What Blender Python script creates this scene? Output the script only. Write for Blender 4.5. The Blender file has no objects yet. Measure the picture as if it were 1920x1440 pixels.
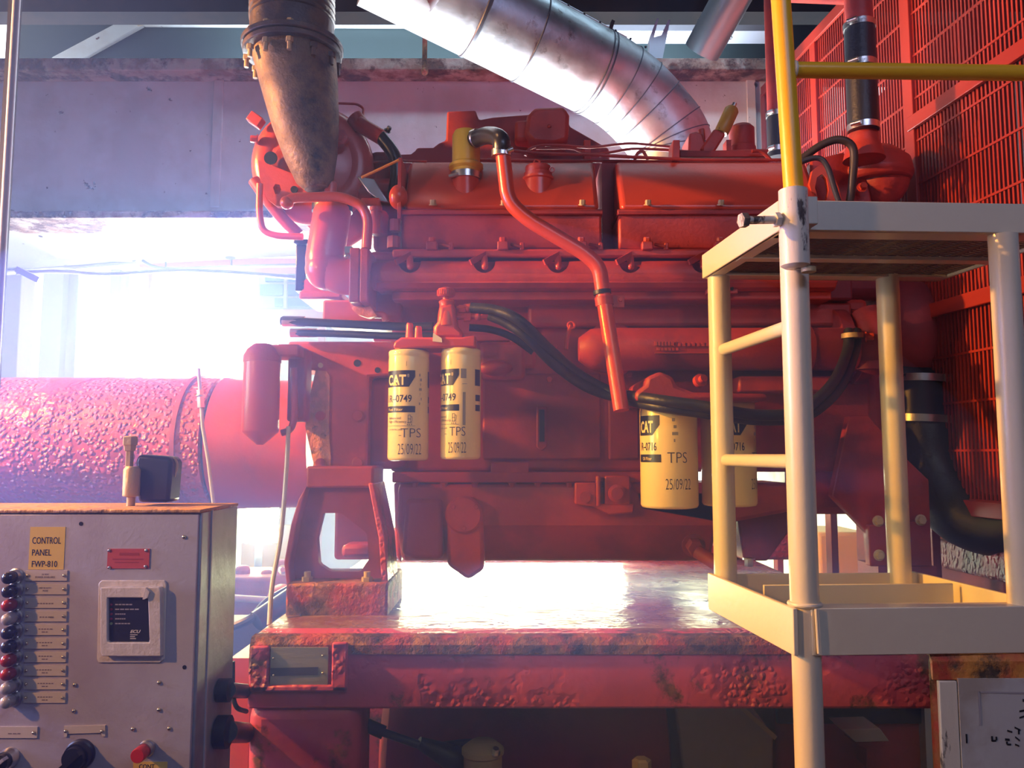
import bpy, bmesh, math, random
from mathutils import Vector, Matrix
random.seed(7)
PI = math.pi
scene = bpy.context.scene
C = bpy.context.collection

# ---------------------------------------------------------------- camera, world, lights, exposure
F = 1493.0; PITCH = math.atan(132 / F); EYE = Vector((0, 0, 1.5))
cam_d = bpy.data.cameras.new('camera'); cam = bpy.data.objects.new('camera', cam_d); C.objects.link(cam)
cam_d.sensor_width = 36; cam_d.lens = 36 * F / 1920; cam_d.clip_start = 0.02
cam.location = EYE; cam.rotation_euler = (PI / 2 + PITCH, 0, 0); scene.camera = cam
scene.view_settings.view_transform = 'Standard'; scene.view_settings.look = 'None'
scene.view_settings.exposure = 0.0; scene.view_settings.gamma = 1.0
scene.view_settings.use_curve_mapping = False
cy = scene.cycles
cy.use_denoising = True
try:
    cy.denoiser = 'OPENIMAGEDENOISE'
except Exception:
    pass
cy.use_adaptive_sampling = True; cy.adaptive_threshold = 0.04; cy.adaptive_min_samples = 16
cy.max_bounces = 6; cy.diffuse_bounces = 3; cy.glossy_bounces = 3; cy.volume_bounces = 0
cy.sample_clamp_indirect = 6.0; cy.caustics_reflective = False; cy.caustics_refractive = False

world = bpy.data.worlds.new('daylight'); scene.world = world; world.use_nodes = True
bgn = world.node_tree.nodes['Background']
bgn.inputs[0].default_value = (0.78, 0.88, 1.0, 1); bgn.inputs[1].default_value = 2.6

def lamp(name, kind, loc, energy, color, size=0.1, target=None, size_y=None, spot=None, blend=0.3):
    d = bpy.data.lights.new(name, kind); o = bpy.data.objects.new(name, d); C.objects.link(o)
    o.location = loc; d.energy = energy; d.color = color
    if kind == 'AREA':
        d.size = size
        if size_y: d.shape = 'RECTANGLE'; d.size_y = size_y
    else:
        d.shadow_soft_size = size
    if kind == 'SPOT':
        d.spot_size = spot; d.spot_blend = blend
    if target is not None:
        o.rotation_euler = (Vector(target) - Vector(loc)).to_track_quat('-Z', 'Y').to_euler()
    return o
# sodium lamp up to the left, in front of the machine
lamp('sodium_lamp', 'SPOT', (-2.5, 1.45, 2.65), 740, (1.0, 0.47, 0.14), 0.05, (0.3, 1.75, 1.75), spot=math.radians(72), blend=0.45)
lamp('panel_fill', 'SPOT', (-2.0, 0.30, 2.15), 88, (1.0, 0.50, 0.20), 0.04, (-0.35, 1.35, 1.30), spot=math.radians(84), blend=1.0)  # added warm spot that brightens the control panel
# added cold fill light, high up behind the camera
lamp('front_fill', 'AREA', (0.9, -0.8, 3.3), 20, (0.48, 0.56, 1.0), 1.6, (0.2, 2.2, 1.4), 0.5)
# added blue light from the left, there to light the veil volume
lamp('side_veil_light', 'AREA', (-3.0, 1.30, 1.9), 42, (0.28, 0.34, 1.0), 1.0, (0, 1.5, 1.2), 0.8).data.spread = math.radians(90)
# daylight flood behind the machine, under the pipe
fl_ = lamp('flood_behind', 'AREA', (0.05, 3.3, 1.55), 190, (0.74, 0.85, 1.0), 1.5, (0.05, 2.5, 2.2), 1.3)
fl_.data.spread = math.radians(115)
# cold light added above the girder to brighten the white channel
lamp('channel_fill', 'AREA', (-0.3, 4.45, 3.2), 60, (0.66, 0.82, 1.0), 3.0, (-0.3, 4.84, 4.25), 0.15).data.spread = math.radians(70)
lamp('girder_fill', 'AREA', (0.3, 2.65, 3.95), 9, (0.50, 0.76, 1.0), 2.2, (0.3, 3.3, 2.75), 0.12).data.spread = math.radians(110)  # added cool light for the girder face
# hidden light set low behind the oil pan to brighten the deck
lamp('deck_light', 'AREA', (0.0, 2.74, 1.175), 14, (0.78, 0.88, 1.0), 0.74, (0.0, 1.6, 1.12), 0.07)

# ---------------------------------------------------------------- helpers
def at(px, py, Y):
    u = (px - 960) / F; v = -(py - 720) / F
    c, s = math.cos(PITCH), math.sin(PITCH)
    dy = c - v * s; dz = s + v * c
    t = Y / dy
    return Vector((u * t, Y, EYE.z + dz * t))
def m(n, Y): return n * Y / F

ORG = {}
class B:
    """collects shapes in world metres into one mesh"""
    def __init__(s): s.bm = bmesh.new()
    def _add(s, verts, faces):
        vs = [s.bm.verts.new(v) for v in verts]
        for f in faces:
            try: s.bm.faces.new([vs[i] for i in f])
            except ValueError: pass
        return vs
    def box(s, x0, x1, y0, y1, z0, z1):
        V = [(x, y, z) for x in (x0, x1) for y in (y0, y1) for z in (z0, z1)]
        s._add(V, [(0,1,3,2),(4,6,7,5),(0,4,5,1),(2,3,7,6),(0,2,6,4),(1,5,7,3)]); return s
    def pbox(s, px0, py0, px1, py1, Y0, Y1):
        a = at(px0, py0, Y0); b = at(px1, py1, Y0)
        return s.box(a.x, b.x, Y0, Y1, b.z, a.z)
    def obox(s, c, ax, ay, az):
        """oriented box: centre and three half vectors"""
        c = Vector(c); ax = Vector(ax); ay = Vector(ay); az = Vector(az)
        V = [c + i*ax + j*ay + k*az for i in (-1,1) for j in (-1,1) for k in (-1,1)]
        s._add(V, [(0,1,3,2),(4,6,7,5),(0,4,5,1),(2,3,7,6),(0,2,6,4),(1,5,7,3)]); return s
    def beam(s, p0, p1, w, h, up=(0,0,1)):
        p0 = Vector(p0); p1 = Vector(p1); d = (p1 - p0); L = d.length; d.normalize()
        sd = d.cross(Vector(up)); 
        if sd.length < 1e-4: sd = d.cross(Vector((0,1,0)))
        sd.normalize(); u = sd.cross(d)
        return s.obox((p0+p1)/2, d*L/2, sd*w/2, u*h/2)
    def prism(s, pts, Y0, Y1, raw=False):
        P = [Vector(p) if raw else at(p[0], p[1], Y0) for p in pts]; n = len(P)
        V = [Vector((p.x, Y0, p.z)) for p in P] + [Vector((p.x, Y1, p.z)) for p in P]
        s._add(V, [tuple(range(n)), tuple(range(2*n-1, n-1, -1))] + [(i, n+i, n+(i+1)%n, (i+1)%n) for i in range(n)]); return s
    def xprism(s, prof, x0, x1):
        """profile of (Y, z) extruded along X"""
        n = len(prof)
        V = [Vector((x0, p[0], p[1])) for p in prof] + [Vector((x1, p[0], p[1])) for p in prof]
        s._add(V, [tuple(range(n)), tuple(range(2*n-1, n-1, -1))] + [(i, n+i, n+(i+1)%n, (i+1)%n) for i in range(n)]); return s
    def lathe(s, prof, base, axis, seg=32, cap=True):
        base = Vector(base); q = Vector(axis).normalized().to_track_quat('Z', 'Y')
        rings = []
        for r, h in prof:
            rings.append([s.bm.verts.new(base + q @ Vector((r*math.cos(2*PI*i/seg), r*math.sin(2*PI*i/seg), h))) for i in range(seg)])
        for a, b in zip(rings, rings[1:]):
            for i in range(seg):
                try: s.bm.faces.new((a[i], a[(i+1)%seg], b[(i+1)%seg], b[i]))
                except ValueError: pass
        if cap:
            s.bm.faces.new(rings[0][::-1]); s.bm.faces.new(rings[-1])
        return s
    def cyl(s, p0, p1, r0, r1=None, seg=24):
        p0 = Vector(p0); p1 = Vector(p1); r1 = r0 if r1 is None else r1
        return s.lathe([(r0, 0), (r1, (p1-p0).length)], p0, p1-p0, seg)
    def torus(s, c, axis, R, r, seg=32, rs=10):
        prof = [(R + r*math.cos(2*PI*k/rs), r*math.sin(2*PI*k/rs)) for k in range(rs+1)]
        return s.lathe(prof, c, axis, seg, cap=False)
    def hexbolt(s, p, axis, r, h, washer=True):
        p = Vector(p); a = Vector(axis).normalized()
        if washer: s.lathe([(r*1.35, 0), (r*1.35, h*0.18)], p, a, 20)
        s.lathe([(r, h*0.18), (r, h*0.85), (r*0.86, h)], p, a, 6); return s
    def sphere(s, c, r, sc=(1,1,1), seg=20, rings=12):
        c = Vector(c); prof = []
        vs = []
        for j in range(1, rings):
            t = PI*j/rings
            vs.append([s.bm.verts.new(c + Vector((sc[0]*r*math.sin(t)*math.cos(2*PI*i/seg), sc[1]*r*math.sin(t)*math.sin(2*PI*i/seg), sc[2]*r*math.cos(t)))) for i in range(seg)])
        top = s.bm.verts.new(c + Vector((0,0,sc[2]*r))); bot = s.bm.verts.new(c - Vector((0,0,sc[2]*r)))
        for a, b in zip(vs, vs[1:]):
            for i in range(seg): s.bm.faces.new((a[i], b[i], b[(i+1)%seg], a[(i+1)%seg]))
        for i in range(seg):
            s.bm.faces.new((top, vs[0][i], vs[0][(i+1)%seg])); s.bm.faces.new((bot, vs[-1][(i+1)%seg], vs[-1][i]))
        return s
    def tube(s, pts, r, seg=14, rad=0.0, n=7, smooth=False, cap=True, radii=None):
        P = [Vector(p) for p in pts]
        if smooth: P = catmull(P, n)
        elif rad > 0: P = fillet(P, rad, n)
        N = len(P); T = []
        for i in range(N):
            t = (P[min(i+1, N-1)] - P[max(i-1, 0)]); T.append(t.normalized())
        nrm = T[0].orthogonal().normalized(); rings = []
        for i in range(N):
            if i: 
                q = T[i-1].rotation_difference(T[i]); nrm = (q @ nrm).normalized()
            b = T[i].cross(nrm)
            rr = r if radii is None else radii[0] + (radii[1]-radii[0])*i/(N-1)
            rings.append([s.bm.verts.new(P[i] + rr*(math.cos(2*PI*k/seg)*nrm + math.sin(2*PI*k/seg)*b)) for k in range(seg)])
        for a, b in zip(rings, rings[1:]):
            for k in range(seg): s.bm.faces.new((a[k], a[(k+1)%seg], b[(k+1)%seg], b[k]))
        if cap:
            s.bm.faces.new(rings[0][::-1]); s.bm.faces.new(rings[-1])
        return s
    def build(s, name, mat, parent=None, bevel=0.0, label=None, angle=35, seg=2):
        bm = s.bm
        bmesh.ops.recalc_face_normals(bm, faces=bm.faces)
        if parent is not None: org = ORG[parent]
        else:
            xs = [v.co for v in bm.verts]
            org = Vector(((min(v.x for v in xs)+max(v.x for v in xs))/2, (min(v.y for v in xs)+max(v.y for v in xs))/2, min(v.z for v in xs)))
        bmesh.ops.translate(bm, verts=bm.verts, vec=-org)
        me = bpy.data.meshes.new(name); bm.to_mesh(me); bm.free()
        me.polygons.foreach_set('use_smooth', [True]*len(me.polygons))
        me.set_sharp_from_angle(angle=math.radians(angle))
        o = bpy.data.objects.new(name, me); C.objects.link(o)
        me.materials.append(mat)
        if parent is not None: o.parent = parent
        else: o.location = org
        ORG[o] = org
        if bevel:
            b = o.modifiers.new('bevel', 'BEVEL'); b.width = bevel; b.segments = seg; b.limit_method = 'ANGLE'; b.angle_limit = math.radians(40)
            b.harden_normals = False
        if label: o['label'] = label
        return o

def catmull(P, n):
    out = []
    Q = [2*P[0]-P[1]] + P + [2*P[-1]-P[-2]]
    for i in range(1, len(Q)-2):
        for k in range(n):
            t = k/n; a, b, c, d = Q[i-1], Q[i], Q[i+1], Q[i+2]
            out.append(0.5*((2*b) + (c-a)*t + (2*a-5*b+4*c-d)*t*t + (3*b-a-3*c+d)*t*t*t))
    out.append(P[-1]); return out
def fillet(P, rad, n):
    out = [P[0]]
    for i in range(1, len(P)-1):
        a, b, c = P[i-1], P[i], P[i+1]
        r = min(rad, (a-b).length*0.48, (c-b).length*0.48)
        p = b + (a-b).normalized()*r; q = b + (c-b).normalized()*r
        for k in range(n+1):
            t = k/n; out.append((1-t)**2*p + 2*t*(1-t)*b + t*t*q)
    out.append(P[-1]); return out

def thing(name, loc, label, cat, group=None):
    o = bpy.data.objects.new(name, None); C.objects.link(o); o.location = loc; o.empty_display_size = 0.05
    o['label'] = label; o['category'] = cat
    if group: o['group'] = group
    ORG[o] = Vector(loc); return o
def tag(o, label, cat, group=None):
    o['label'] = label; o['category'] = cat
    if group: o['group'] = group
    return o
def struct(o): o['kind'] = 'structure'; return o

# ---------------------------------------------------------------- text as mesh
def text_bm(txt, bold=0.0, shear=0.0):
    cu = bpy.data.curves.new('t', 'FONT'); cu.body = txt; cu.offset = bold; cu.shear = shear; cu.resolution_u = 3
    cu.align_x = 'LEFT'; cu.space_line = 1.0
    o = bpy.data.objects.new('t', cu); C.objects.link(o)
    dg = bpy.context.evaluated_depsgraph_get()
    me = bpy.data.meshes.new_from_object(o.evaluated_get(dg))
    bm = bmesh.new(); bm.from_mesh(me)
    bpy.data.objects.remove(o); bpy.data.curves.remove(cu); bpy.data.meshes.remove(me)
    return bm
def fit_bm(bm, x0, x1, z0, z1):
    xs = [v.co.x for v in bm.verts]; ys = [v.co.y for v in bm.verts]
    ax, bx, ay, by = min(xs), max(xs), min(ys), max(ys)
    for v in bm.verts:
        v.co = Vector((x0 + (v.co.x-ax)/(bx-ax)*(x1-x0), 0, z0 + (v.co.y-ay)/max(by-ay, 1e-6)*(z1-z0)))
def poly_bm(pts):
    bm = bmesh.new(); bm.faces.new([bm.verts.new((p[0], 0, p[1])) for p in pts]); return bm
def flat_print(name, parts, Y, mat, parent, label=None):
    """list of bmeshes in (x, 0, z) put on the plane Y, facing the camera"""
    b = B()
    for t in parts:
        for v in t.verts: v.co.y = Y
        me = bpy.data.meshes.new('tmp'); t.to_mesh(me); b.bm.from_mesh(me); bpy.data.meshes.remove(me); t.free()
    ext = bmesh.ops.solidify(b.bm, geom=b.bm.faces[:], thickness=0.0004)
    return b.build(name, mat, parent, label=label)
def wrap_print(name, parts, cx, cyy, R, rot, mat, parent, label=None, lift=0.0004):
    """bmeshes in (arc, 0, z) wrapped round a vertical can; arc 0 faces the camera, rot in degrees"""
    b = B()
    for t in parts:
        xs = [v.co.x for v in t.verts]; x = min(xs); mx = max(xs); step = R*math.radians(7)
        while x < mx:
            x += step
            bmesh.ops.bisect_plane(t, geom=t.verts[:]+t.edges[:]+t.faces[:], plane_co=(x,0,0), plane_no=(1,0,0))
        for v in t.verts:
            a = v.co.x/R + math.radians(rot)
            v.co = Vector((cx + (R+lift)*math.sin(a), cyy - (R+lift)*math.cos(a), v.co.z))
        me = bpy.data.meshes.new('tmp'); t.to_mesh(me); b.bm.from_mesh(me); bpy.data.meshes.remove(me); t.free()
    return b.build(name, mat, parent, label=label, angle=60)

# ---------------------------------------------------------------- materials
def rgb(r, g, b): return (r, g, b, 1)
def mat(name, col, rough=0.5, metal=0.0, col2=None, scale=6.0, lo=0.45, hi=0.6, rust=None, rust_scale=9.0, rust_lo=0.6, rust_hi=0.66,
        bump=0.0, bump_scale=60.0, bump2=0.0, bump2_scale=12.0, rough2=None, stretch=None, spec=0.5, coat=0.0, spots=None, spot_scale=14, spot_r=0.18, msk_scale=5.0, msk_lo=.42):
    M = bpy.data.materials.new(name); M.use_nodes = True; nt = M.node_tree; N = nt.nodes; L = nt.links
    p = N['Principled BSDF']; p.inputs['Metallic'].default_value = metal; p.inputs['Roughness'].default_value = rough
    p.inputs['Specular IOR Level'].default_value = spec; p.inputs['Coat Weight'].default_value = coat; p.inputs['Coat Roughness'].default_value = 0.15
    tc = N.new('ShaderNodeTexCoord'); mp = N.new('ShaderNodeMapping'); L.new(tc.outputs['Object'], mp.inputs[0])
    if stretch: mp.inputs['Scale'].default_value = stretch
    def noise(sc, det=5, ro=0.6, off=0):
        n = N.new('ShaderNodeTexNoise'); n.inputs['Scale'].default_value = sc; n.inputs['Detail'].default_value = det; n.inputs['Roughness'].default_value = ro
        if off:
            m2 = N.new('ShaderNodeMapping'); m2.inputs['Location'].default_value = (off, off*1.7, -off); L.new(mp.outputs[0], m2.inputs[0]); L.new(m2.outputs[0], n.inputs[0])
        else: L.new(mp.outputs[0], n.inputs[0])
        return n.outputs[0]
    def ramp(src, a, b):
        r = N.new('ShaderNodeMapRange'); r.inputs[1].default_value = a; r.inputs[2].default_value = b; L.new(src, r.inputs[0]); return r.outputs[0]
    def mix(fac, a, b):
        x = N.new('ShaderNodeMix'); x.data_type = 'RGBA'; L.new(fac, x.inputs[0])
        for i, v in ((6, a), (7, b)):
            if isinstance(v, tuple): x.inputs[i].default_value = v
            else: L.new(v, x.inputs[i])
        return x.outputs[2]
    c = rgb(*col); fac = None
    if col2: c = mix(ramp(noise(scale), lo, hi), c, rgb(*col2))
    if spots:
        v = N.new('ShaderNodeTexVoronoi'); v.inputs['Scale'].default_value = spot_scale; L.new(mp.outputs[0], v.inputs[0])
        d = N.new('ShaderNodeMath'); d.operation = 'ADD'; L.new(v.outputs['Distance'], d.inputs[0])
        nn = N.new('ShaderNodeMath'); nn.operation = 'MULTIPLY'; L.new(noise(3.1, 2, .5, 5), nn.inputs[0]); nn.inputs[1].default_value = 0.9; L.new(nn.outputs[0], d.inputs[1])
        c = mix(ramp(d.outputs[0], spot_r+.36, spot_r+.33), c, rgb(*spots))
    if rust:
        fac = ramp(noise(rust_scale, 8, 0.68, 3.3), rust_lo, rust_hi)
        rc = mix(ramp(noise(40, 4), .35, .65), rgb(*rust), rgb(rust[0]*.35, rust[1]*.3, rust[2]*.35))
        c = mix(fac, c, rc)
    if isinstance(c, tuple): p.inputs['Base Color'].default_value = c
    else: L.new(c, p.inputs['Base Color'])
    if rough2 is not None:
        r = N.new('ShaderNodeMapRange'); r.inputs[1].default_value = 0.35; r.inputs[2].default_value = 0.65; r.inputs[3].default_value = rough; r.inputs[4].default_value = rough2
        L.new(noise(scale*1.7, 6, .6, 1.1), r.inputs[0]); L.new(r.outputs[0], p.inputs['Roughness'])
    hgt = None
    def addh(src, k):
        nonlocal hgt
        mm = N.new('ShaderNodeMath'); mm.operation = 'MULTIPLY'; mm.inputs[1].default_value = k; L.new(src, mm.inputs[0])
        if hgt is None: hgt = mm.outputs[0]
        else:
            a = N.new('ShaderNodeMath'); a.operation = 'ADD'; L.new(hgt, a.inputs[0]); L.new(mm.outputs[0], a.inputs[1]); hgt = a.outputs[0]
    if bump: addh(noise(bump_scale, 4, .6, 2.2), bump)
    if bump2:
        v = N.new('ShaderNodeTexVoronoi'); v.feature = 'SMOOTH_F1'; v.inputs['Scale'].default_value = bump2_scale; v.inputs['Smoothness'].default_value = 0.35
        w = N.new('ShaderNodeMix'); w.data_type = 'RGBA'; w.inputs[0].default_value = 0.012; L.new(mp.outputs[0], w.inputs[6])
        nz = N.new('ShaderNodeTexNoise'); nz.inputs['Scale'].default_value = bump2_scale*.8; L.new(mp.outputs[0], nz.inputs[0]); L.new(nz.outputs[1], w.inputs[7]); L.new(w.outputs[2], v.inputs[0])
        msk = ramp(noise(msk_scale, 4, .6, 7.7), msk_lo, msk_lo+.10)
        mm = N.new('ShaderNodeMath'); mm.operation = 'MULTIPLY'; L.new(ramp(v.outputs['Distance'], 0.0, 0.55), mm.inputs[0]); L.new(msk, mm.inputs[1]); addh(mm.outputs[0], -bump2)
    if fac is not None and (bump or bump2): addh(fac, -0.5*(bump or bump2))
    if hgt is not None:
        b = N.new('ShaderNodeBump'); b.inputs['Strength'].default_value = 1.0; b.inputs['Distance'].default_value = 0.01; L.new(hgt, b.inputs['Height']); L.new(b.outputs[0], p.inputs['Normal'])
    return M
def emis(name, col, s):
    M = bpy.data.materials.new(name); M.use_nodes = True; p = M.node_tree.nodes['Principled BSDF']
    p.inputs['Base Color'].default_value = (0.8,0.8,0.8,1); p.inputs['Emission Color'].default_value = rgb(*col); p.inputs['Emission Strength'].default_value = s
    return M

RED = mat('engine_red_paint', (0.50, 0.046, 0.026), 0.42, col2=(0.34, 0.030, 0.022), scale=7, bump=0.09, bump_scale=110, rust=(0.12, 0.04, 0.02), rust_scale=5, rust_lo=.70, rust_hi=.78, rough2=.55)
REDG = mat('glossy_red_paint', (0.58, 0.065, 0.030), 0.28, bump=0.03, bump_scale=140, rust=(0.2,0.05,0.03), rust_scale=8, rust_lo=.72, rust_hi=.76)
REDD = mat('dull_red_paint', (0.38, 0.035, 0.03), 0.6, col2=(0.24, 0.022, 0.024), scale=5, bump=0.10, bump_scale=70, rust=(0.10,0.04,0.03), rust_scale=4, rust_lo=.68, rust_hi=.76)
REDB = mat('blistered_red_paint', (0.52, 0.07, 0.09), 0.34, col2=(0.38, 0.055, 0.07), scale=9, bump=0.25, bump_scale=60, bump2=0.75, bump2_scale=75, rust=(0.22,0.10,0.07), rust_scale=14, rust_lo=.60, rust_hi=.70, msk_lo=.36)
SKID = mat('rusty_red_skid_paint', (0.56, 0.07, 0.15), 0.42, col2=(0.46, 0.06, 0.13), scale=4, bump=0.12, bump_scale=45, bump2=0.6, bump2_scale=75, rust=(0.22,0.085,0.035), rust_scale=5.5, rust_lo=.545, rust_hi=.61, rough2=.6, msk_scale=3.2, msk_lo=.46)
RUSTY = mat('flaking_rust', (0.30, 0.13, 0.05), 0.7, col2=(0.38, 0.05, 0.035), scale=14, bump=1.2, bump_scale=38, rust=(0.12,0.06,0.03), rust_scale=9, rust_lo=.5, rust_hi=.6)
DECK = mat('wet_oily_deck', (0.20, 0.08, 0.075), 0.16, col2=(0.34, 0.22, 0.18), scale=7, bump=0.5, bump_scale=24, rough2=.42, rust=(0.12,0.05,0.04), rust_scale=9)
WHITE = mat('old_white_paint', (0.58, 0.60, 0.62), 0.5, col2=(0.50, 0.47, 0.46), scale=2.4, bump=0.12, bump_scale=40, rust=(0.13,0.06,0.06), rust_scale=17, rust_lo=.665, rust_hi=.685, spots=(0.10,0.07,0.08), spot_scale=8, spot_r=0.07)
WHITER = mat('rust_streaked_flange', (0.46, 0.36, 0.31), 0.65, col2=(0.26, 0.13, 0.09), scale=9, bump=0.8, bump_scale=30, rust=(0.16,0.07,0.05), rust_scale=8, rust_lo=.48, rust_hi=.58)
CREAM = mat('cream_paint', (0.74, 0.66, 0.50), 0.32, bump=0.05, bump_scale=50, rust=(0.25,0.16,0.10), rust_scale=11, rust_lo=.74, rust_hi=.76)
CREAMW = mat('worn_cream_socket', (0.70, 0.64, 0.52), 0.38, bump=0.08, bump_scale=60, rust=(0.16,0.13,0.11), rust_scale=16, rust_lo=.56, rust_hi=.6, stretch=(1,1,.35))
YEL = mat('yellow_rail_paint', (0.90, 0.48, 0.02), 0.32, bump=0.04, bump_scale=60, rust=(0.25,0.14,0.03), rust_scale=16, rust_lo=.74, rust_hi=.76)
YELC = mat('yellow_cap_paint', (0.80, 0.50, 0.04), 0.38, bump=0.03, bump_scale=80)
CAN = mat('yellow_filter_enamel', (0.85, 0.68, 0.34), 0.20, spec=.6)
INK = mat('black_print', (0.014, 0.016, 0.026), 0.35)
PEN = mat('felt_pen_ink', (0.03, 0.025, 0.03), 0.6)
LETTER = mat('cream_print', (0.86, 0.72, 0.40), 0.35)
RUB = mat('black_rubber', (0.017, 0.017, 0.020), 0.42, bump=0.10, bump_scale=120)
RUBS = mat('shiny_black_rubber', (0.02, 0.02, 0.022), 0.28, bump=0.02, bump_scale=100)
STEEL = mat('clamp_steel', (0.62, 0.60, 0.56), 0.28, 1.0, bump=0.05, bump_scale=100)
ALU = mat('aluminium_cladding', (0.72, 0.73, 0.76), 0.36, 1.0, col2=(0.40, 0.37, 0.36), scale=5, lo=.42, hi=.68, bump=0.10, bump_scale=30, rough2=.52, rust=(0.20,0.14,0.11), rust_scale=11, rust_lo=.57, rust_hi=.70)
ALU2 = mat('galvanised_duct', (0.50, 0.54, 0.60), 0.34, 1.0, bump=0.06, bump_scale=40)
PANEL = mat('grey_panel_metal', (0.62, 0.58, 0.62), 0.38, 0.25, col2=(0.50, 0.43, 0.46), scale=3, bump=0.05, bump_scale=140, rust=(0.20,0.12,0.08), rust_scale=4, rust_lo=.66, rust_hi=.8)
PANELS = mat('zinc_side_metal', (0.42, 0.46, 0.52), 0.45, 0.4, col2=(0.30, 0.33, 0.39), scale=6, bump=0.15, bump_scale=30)
GREY = mat('grey_conduit', (0.24, 0.24, 0.28), 0.5, bump=0.1, bump_scale=60)
BURNT = mat('burnt_exhaust_metal', (0.17, 0.105, 0.06), 0.5, 0.35, col2=(0.24, 0.15, 0.07), scale=9, bump=0.30, bump_scale=90, rust=(0.07,0.05,0.04), rust_scale=11, rust_lo=.5, rust_hi=.66, rough2=.7)
BURNTD = mat('dark_bellows_metal', (0.06, 0.045, 0.045), 0.45, 0.4, col2=(0.14, 0.08, 0.045), scale=12, bump=0.2, bump_scale=60)
DARK = mat('dark_ceiling', (0.030, 0.026, 0.034), 0.7, col2=(0.055, 0.035, 0.035), scale=3)
BLACK = mat('black_plastic', (0.012, 0.012, 0.016), 0.4)
GREEN = mat('grey_green_bulkhead', (0.035, 0.055, 0.06), 0.8)
TAN = mat('dusty_brass', (0.45, 0.33, 0.17), 0.55, 0.3, bump=0.2, bump_scale=60)
GOLD = mat('brass_screw', (0.80, 0.66, 0.40), 0.25, 1.0)
YLAB = mat('yellow_tape', (0.84, 0.56, 0.10), 0.5)
RLAB = mat('red_nameplate', (0.62, 0.10, 0.09), 0.4)
IVORY = mat('ivory_plate', (0.62, 0.53, 0.42), 0.42)
SEAL = mat('sealant_white', (0.72, 0.64, 0.55), 0.4, bump=0.25, bump_scale=50)
SMOKE = mat('dark_lens', (0.02, 0.02, 0.03), 0.12)
RLENS = mat('red_lens', (0.25, 0.02, 0.015), 0.12)
CLENS = mat('clear_lens', (0.35, 0.33, 0.32), 0.12)
REDBTN = mat('red_button', (0.62, 0.03, 0.03), 0.3)
ORANGE = mat('orange_red_steel', (0.62, 0.07, 0.02), 0.45)
FENCE = mat('red_fence_paint', (0.36, 0.028, 0.012), 0.42, bump=0.05, bump_scale=80)
PINK = mat('faded_pink_beam', (0.62, 0.34, 0.32), 0.6)
FLOOR = mat('dark_red_floor', (0.10, 0.045, 0.05), 0.55, col2=(0.05,0.03,0.035), scale=2, bump=0.3, bump_scale=20)
PALE = mat('pale_lavender_steel', (0.50, 0.50, 0.58), 0.5, bump=0.1, bump_scale=40)
# ================================================================ SETTING
struct(B().box(-3.2, 3.2, -2.2, 6.4, -0.1, 0.0).build('floor', FLOOR))
struct(B().box(-3.2, 3.2, -2.2, 6.4, 4.75, 4.85).build('ceiling', DARK))
struct(B().box(-3.3, -3.2, -2.2, 3.2, 0, 4.75).build('wall_left', GREY))
struct(B().box(3.2, 3.3, -2.2, 6.4, 0, 4.75).build('wall_right', DARK))
struct(B().box(-3.2, 3.2, -2.3, -2.2, 0, 4.75).build('wall_front', GREY))
gt = at(0, 52, 4.9).z
struct(B().box(-3.2, 3.2, 4.9, 5.0, at(0, 150, 4.9).z, 4.75).build('wall_back', GREEN))
# ceiling beams across, dark
for i, (Y0, py) in enumerate(((3.75, 22), (3.1, -40))):
    z = at(0, py, Y0).z
    tag(B().box(-3.2, 3.2, Y0, Y0+0.12, z, 4.75).build('ceiling_beam', DARK),
        ('dark ceiling beam running across above the white channel', 'dark ceiling beam at the very top edge, nearer than the other')[i], 'beam')
# white channel lit from below, bent down on the left
def bent(px, py, Y): return at(px, py, Y)
Yc = 4.86
t = thing('lit_channel', at(430, 45, Yc), 'bluish white lit steel channel, bent down at its left end, above the girder', 'channel')
B().prism([(262, 19), (1460, 30), (1460, 54), (268, 47)], Yc, Yc+0.03).build('long_leg', WHITE, t, 0.006)
B().prism([(95, 108), (262, 19), (268, 47), (158, 108)], Yc, Yc+0.03).build('sloping_leg', WHITE, t, 0.006)
B().prism([(238, 21), (246, 19), (268, 46), (258, 49)], Yc-0.012, Yc).build('splice_plate', IVORY, t)
tag(B().pbox(1120, 22, 1480, 58, 4.6, 4.75).build('roof_plate', PALE), 'pale blue plate under the dark ceiling behind the slanting ducts', 'plate')

# girder
Yg = 3.3
g = thing('white_girder', at(740, 412, Yg), 'deep off-white steel girder with rust spots and rusty flanges behind the engine', 'girder')
xa = at(-60, 300, Yg).x; xb = at(1520, 300, Yg).x
z0 = at(700, 398, Yg).z; z1 = at(700, 122, Yg).z
B().box(xa, xb, Yg, Yg+0.03, z0, z1).build('web', WHITE, g)
zt = at(700, 108, Yg-0.10).z
b = B().box(xa, xb, Yg-0.10, Yg+0.12, zt-0.055, zt); b.build('top_flange', WHITER, g, 0.006)
zb = at(700, 408, Yg-0.12).z
B().box(xa, xb, Yg-0.12, Yg+0.12, zb, zb+0.03).build('bottom_flange', WHITER, g, 0.006)
xs = at(410, 200, Yg).x
B().box(xs-0.022, xs+0.022, Yg-0.012, Yg, z0+.02, z1-.02).build('stiffener', WHITE, g, 0.004)
xs = at(1408, 200, Yg).x
B().box(xs-0.02, xs+0.02, Yg-0.012, Yg, z0+.02, z1-.02).build('stiffener', WHITE, g, 0.004)
# hanger rod seen under the duct
b = B(); b.cyl(at(796, 134, 3.1), Vector((at(796,134,3.1).x, 3.1, 4.75)), 0.010); b.sphere(at(796,134,3.1), 0.016, seg=10, rings=6)
tag(b.build('hanger_rod', RUSTY), 'thin rusty hanger rod in front of the top of the girder beside the bellows', 'rod')

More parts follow.
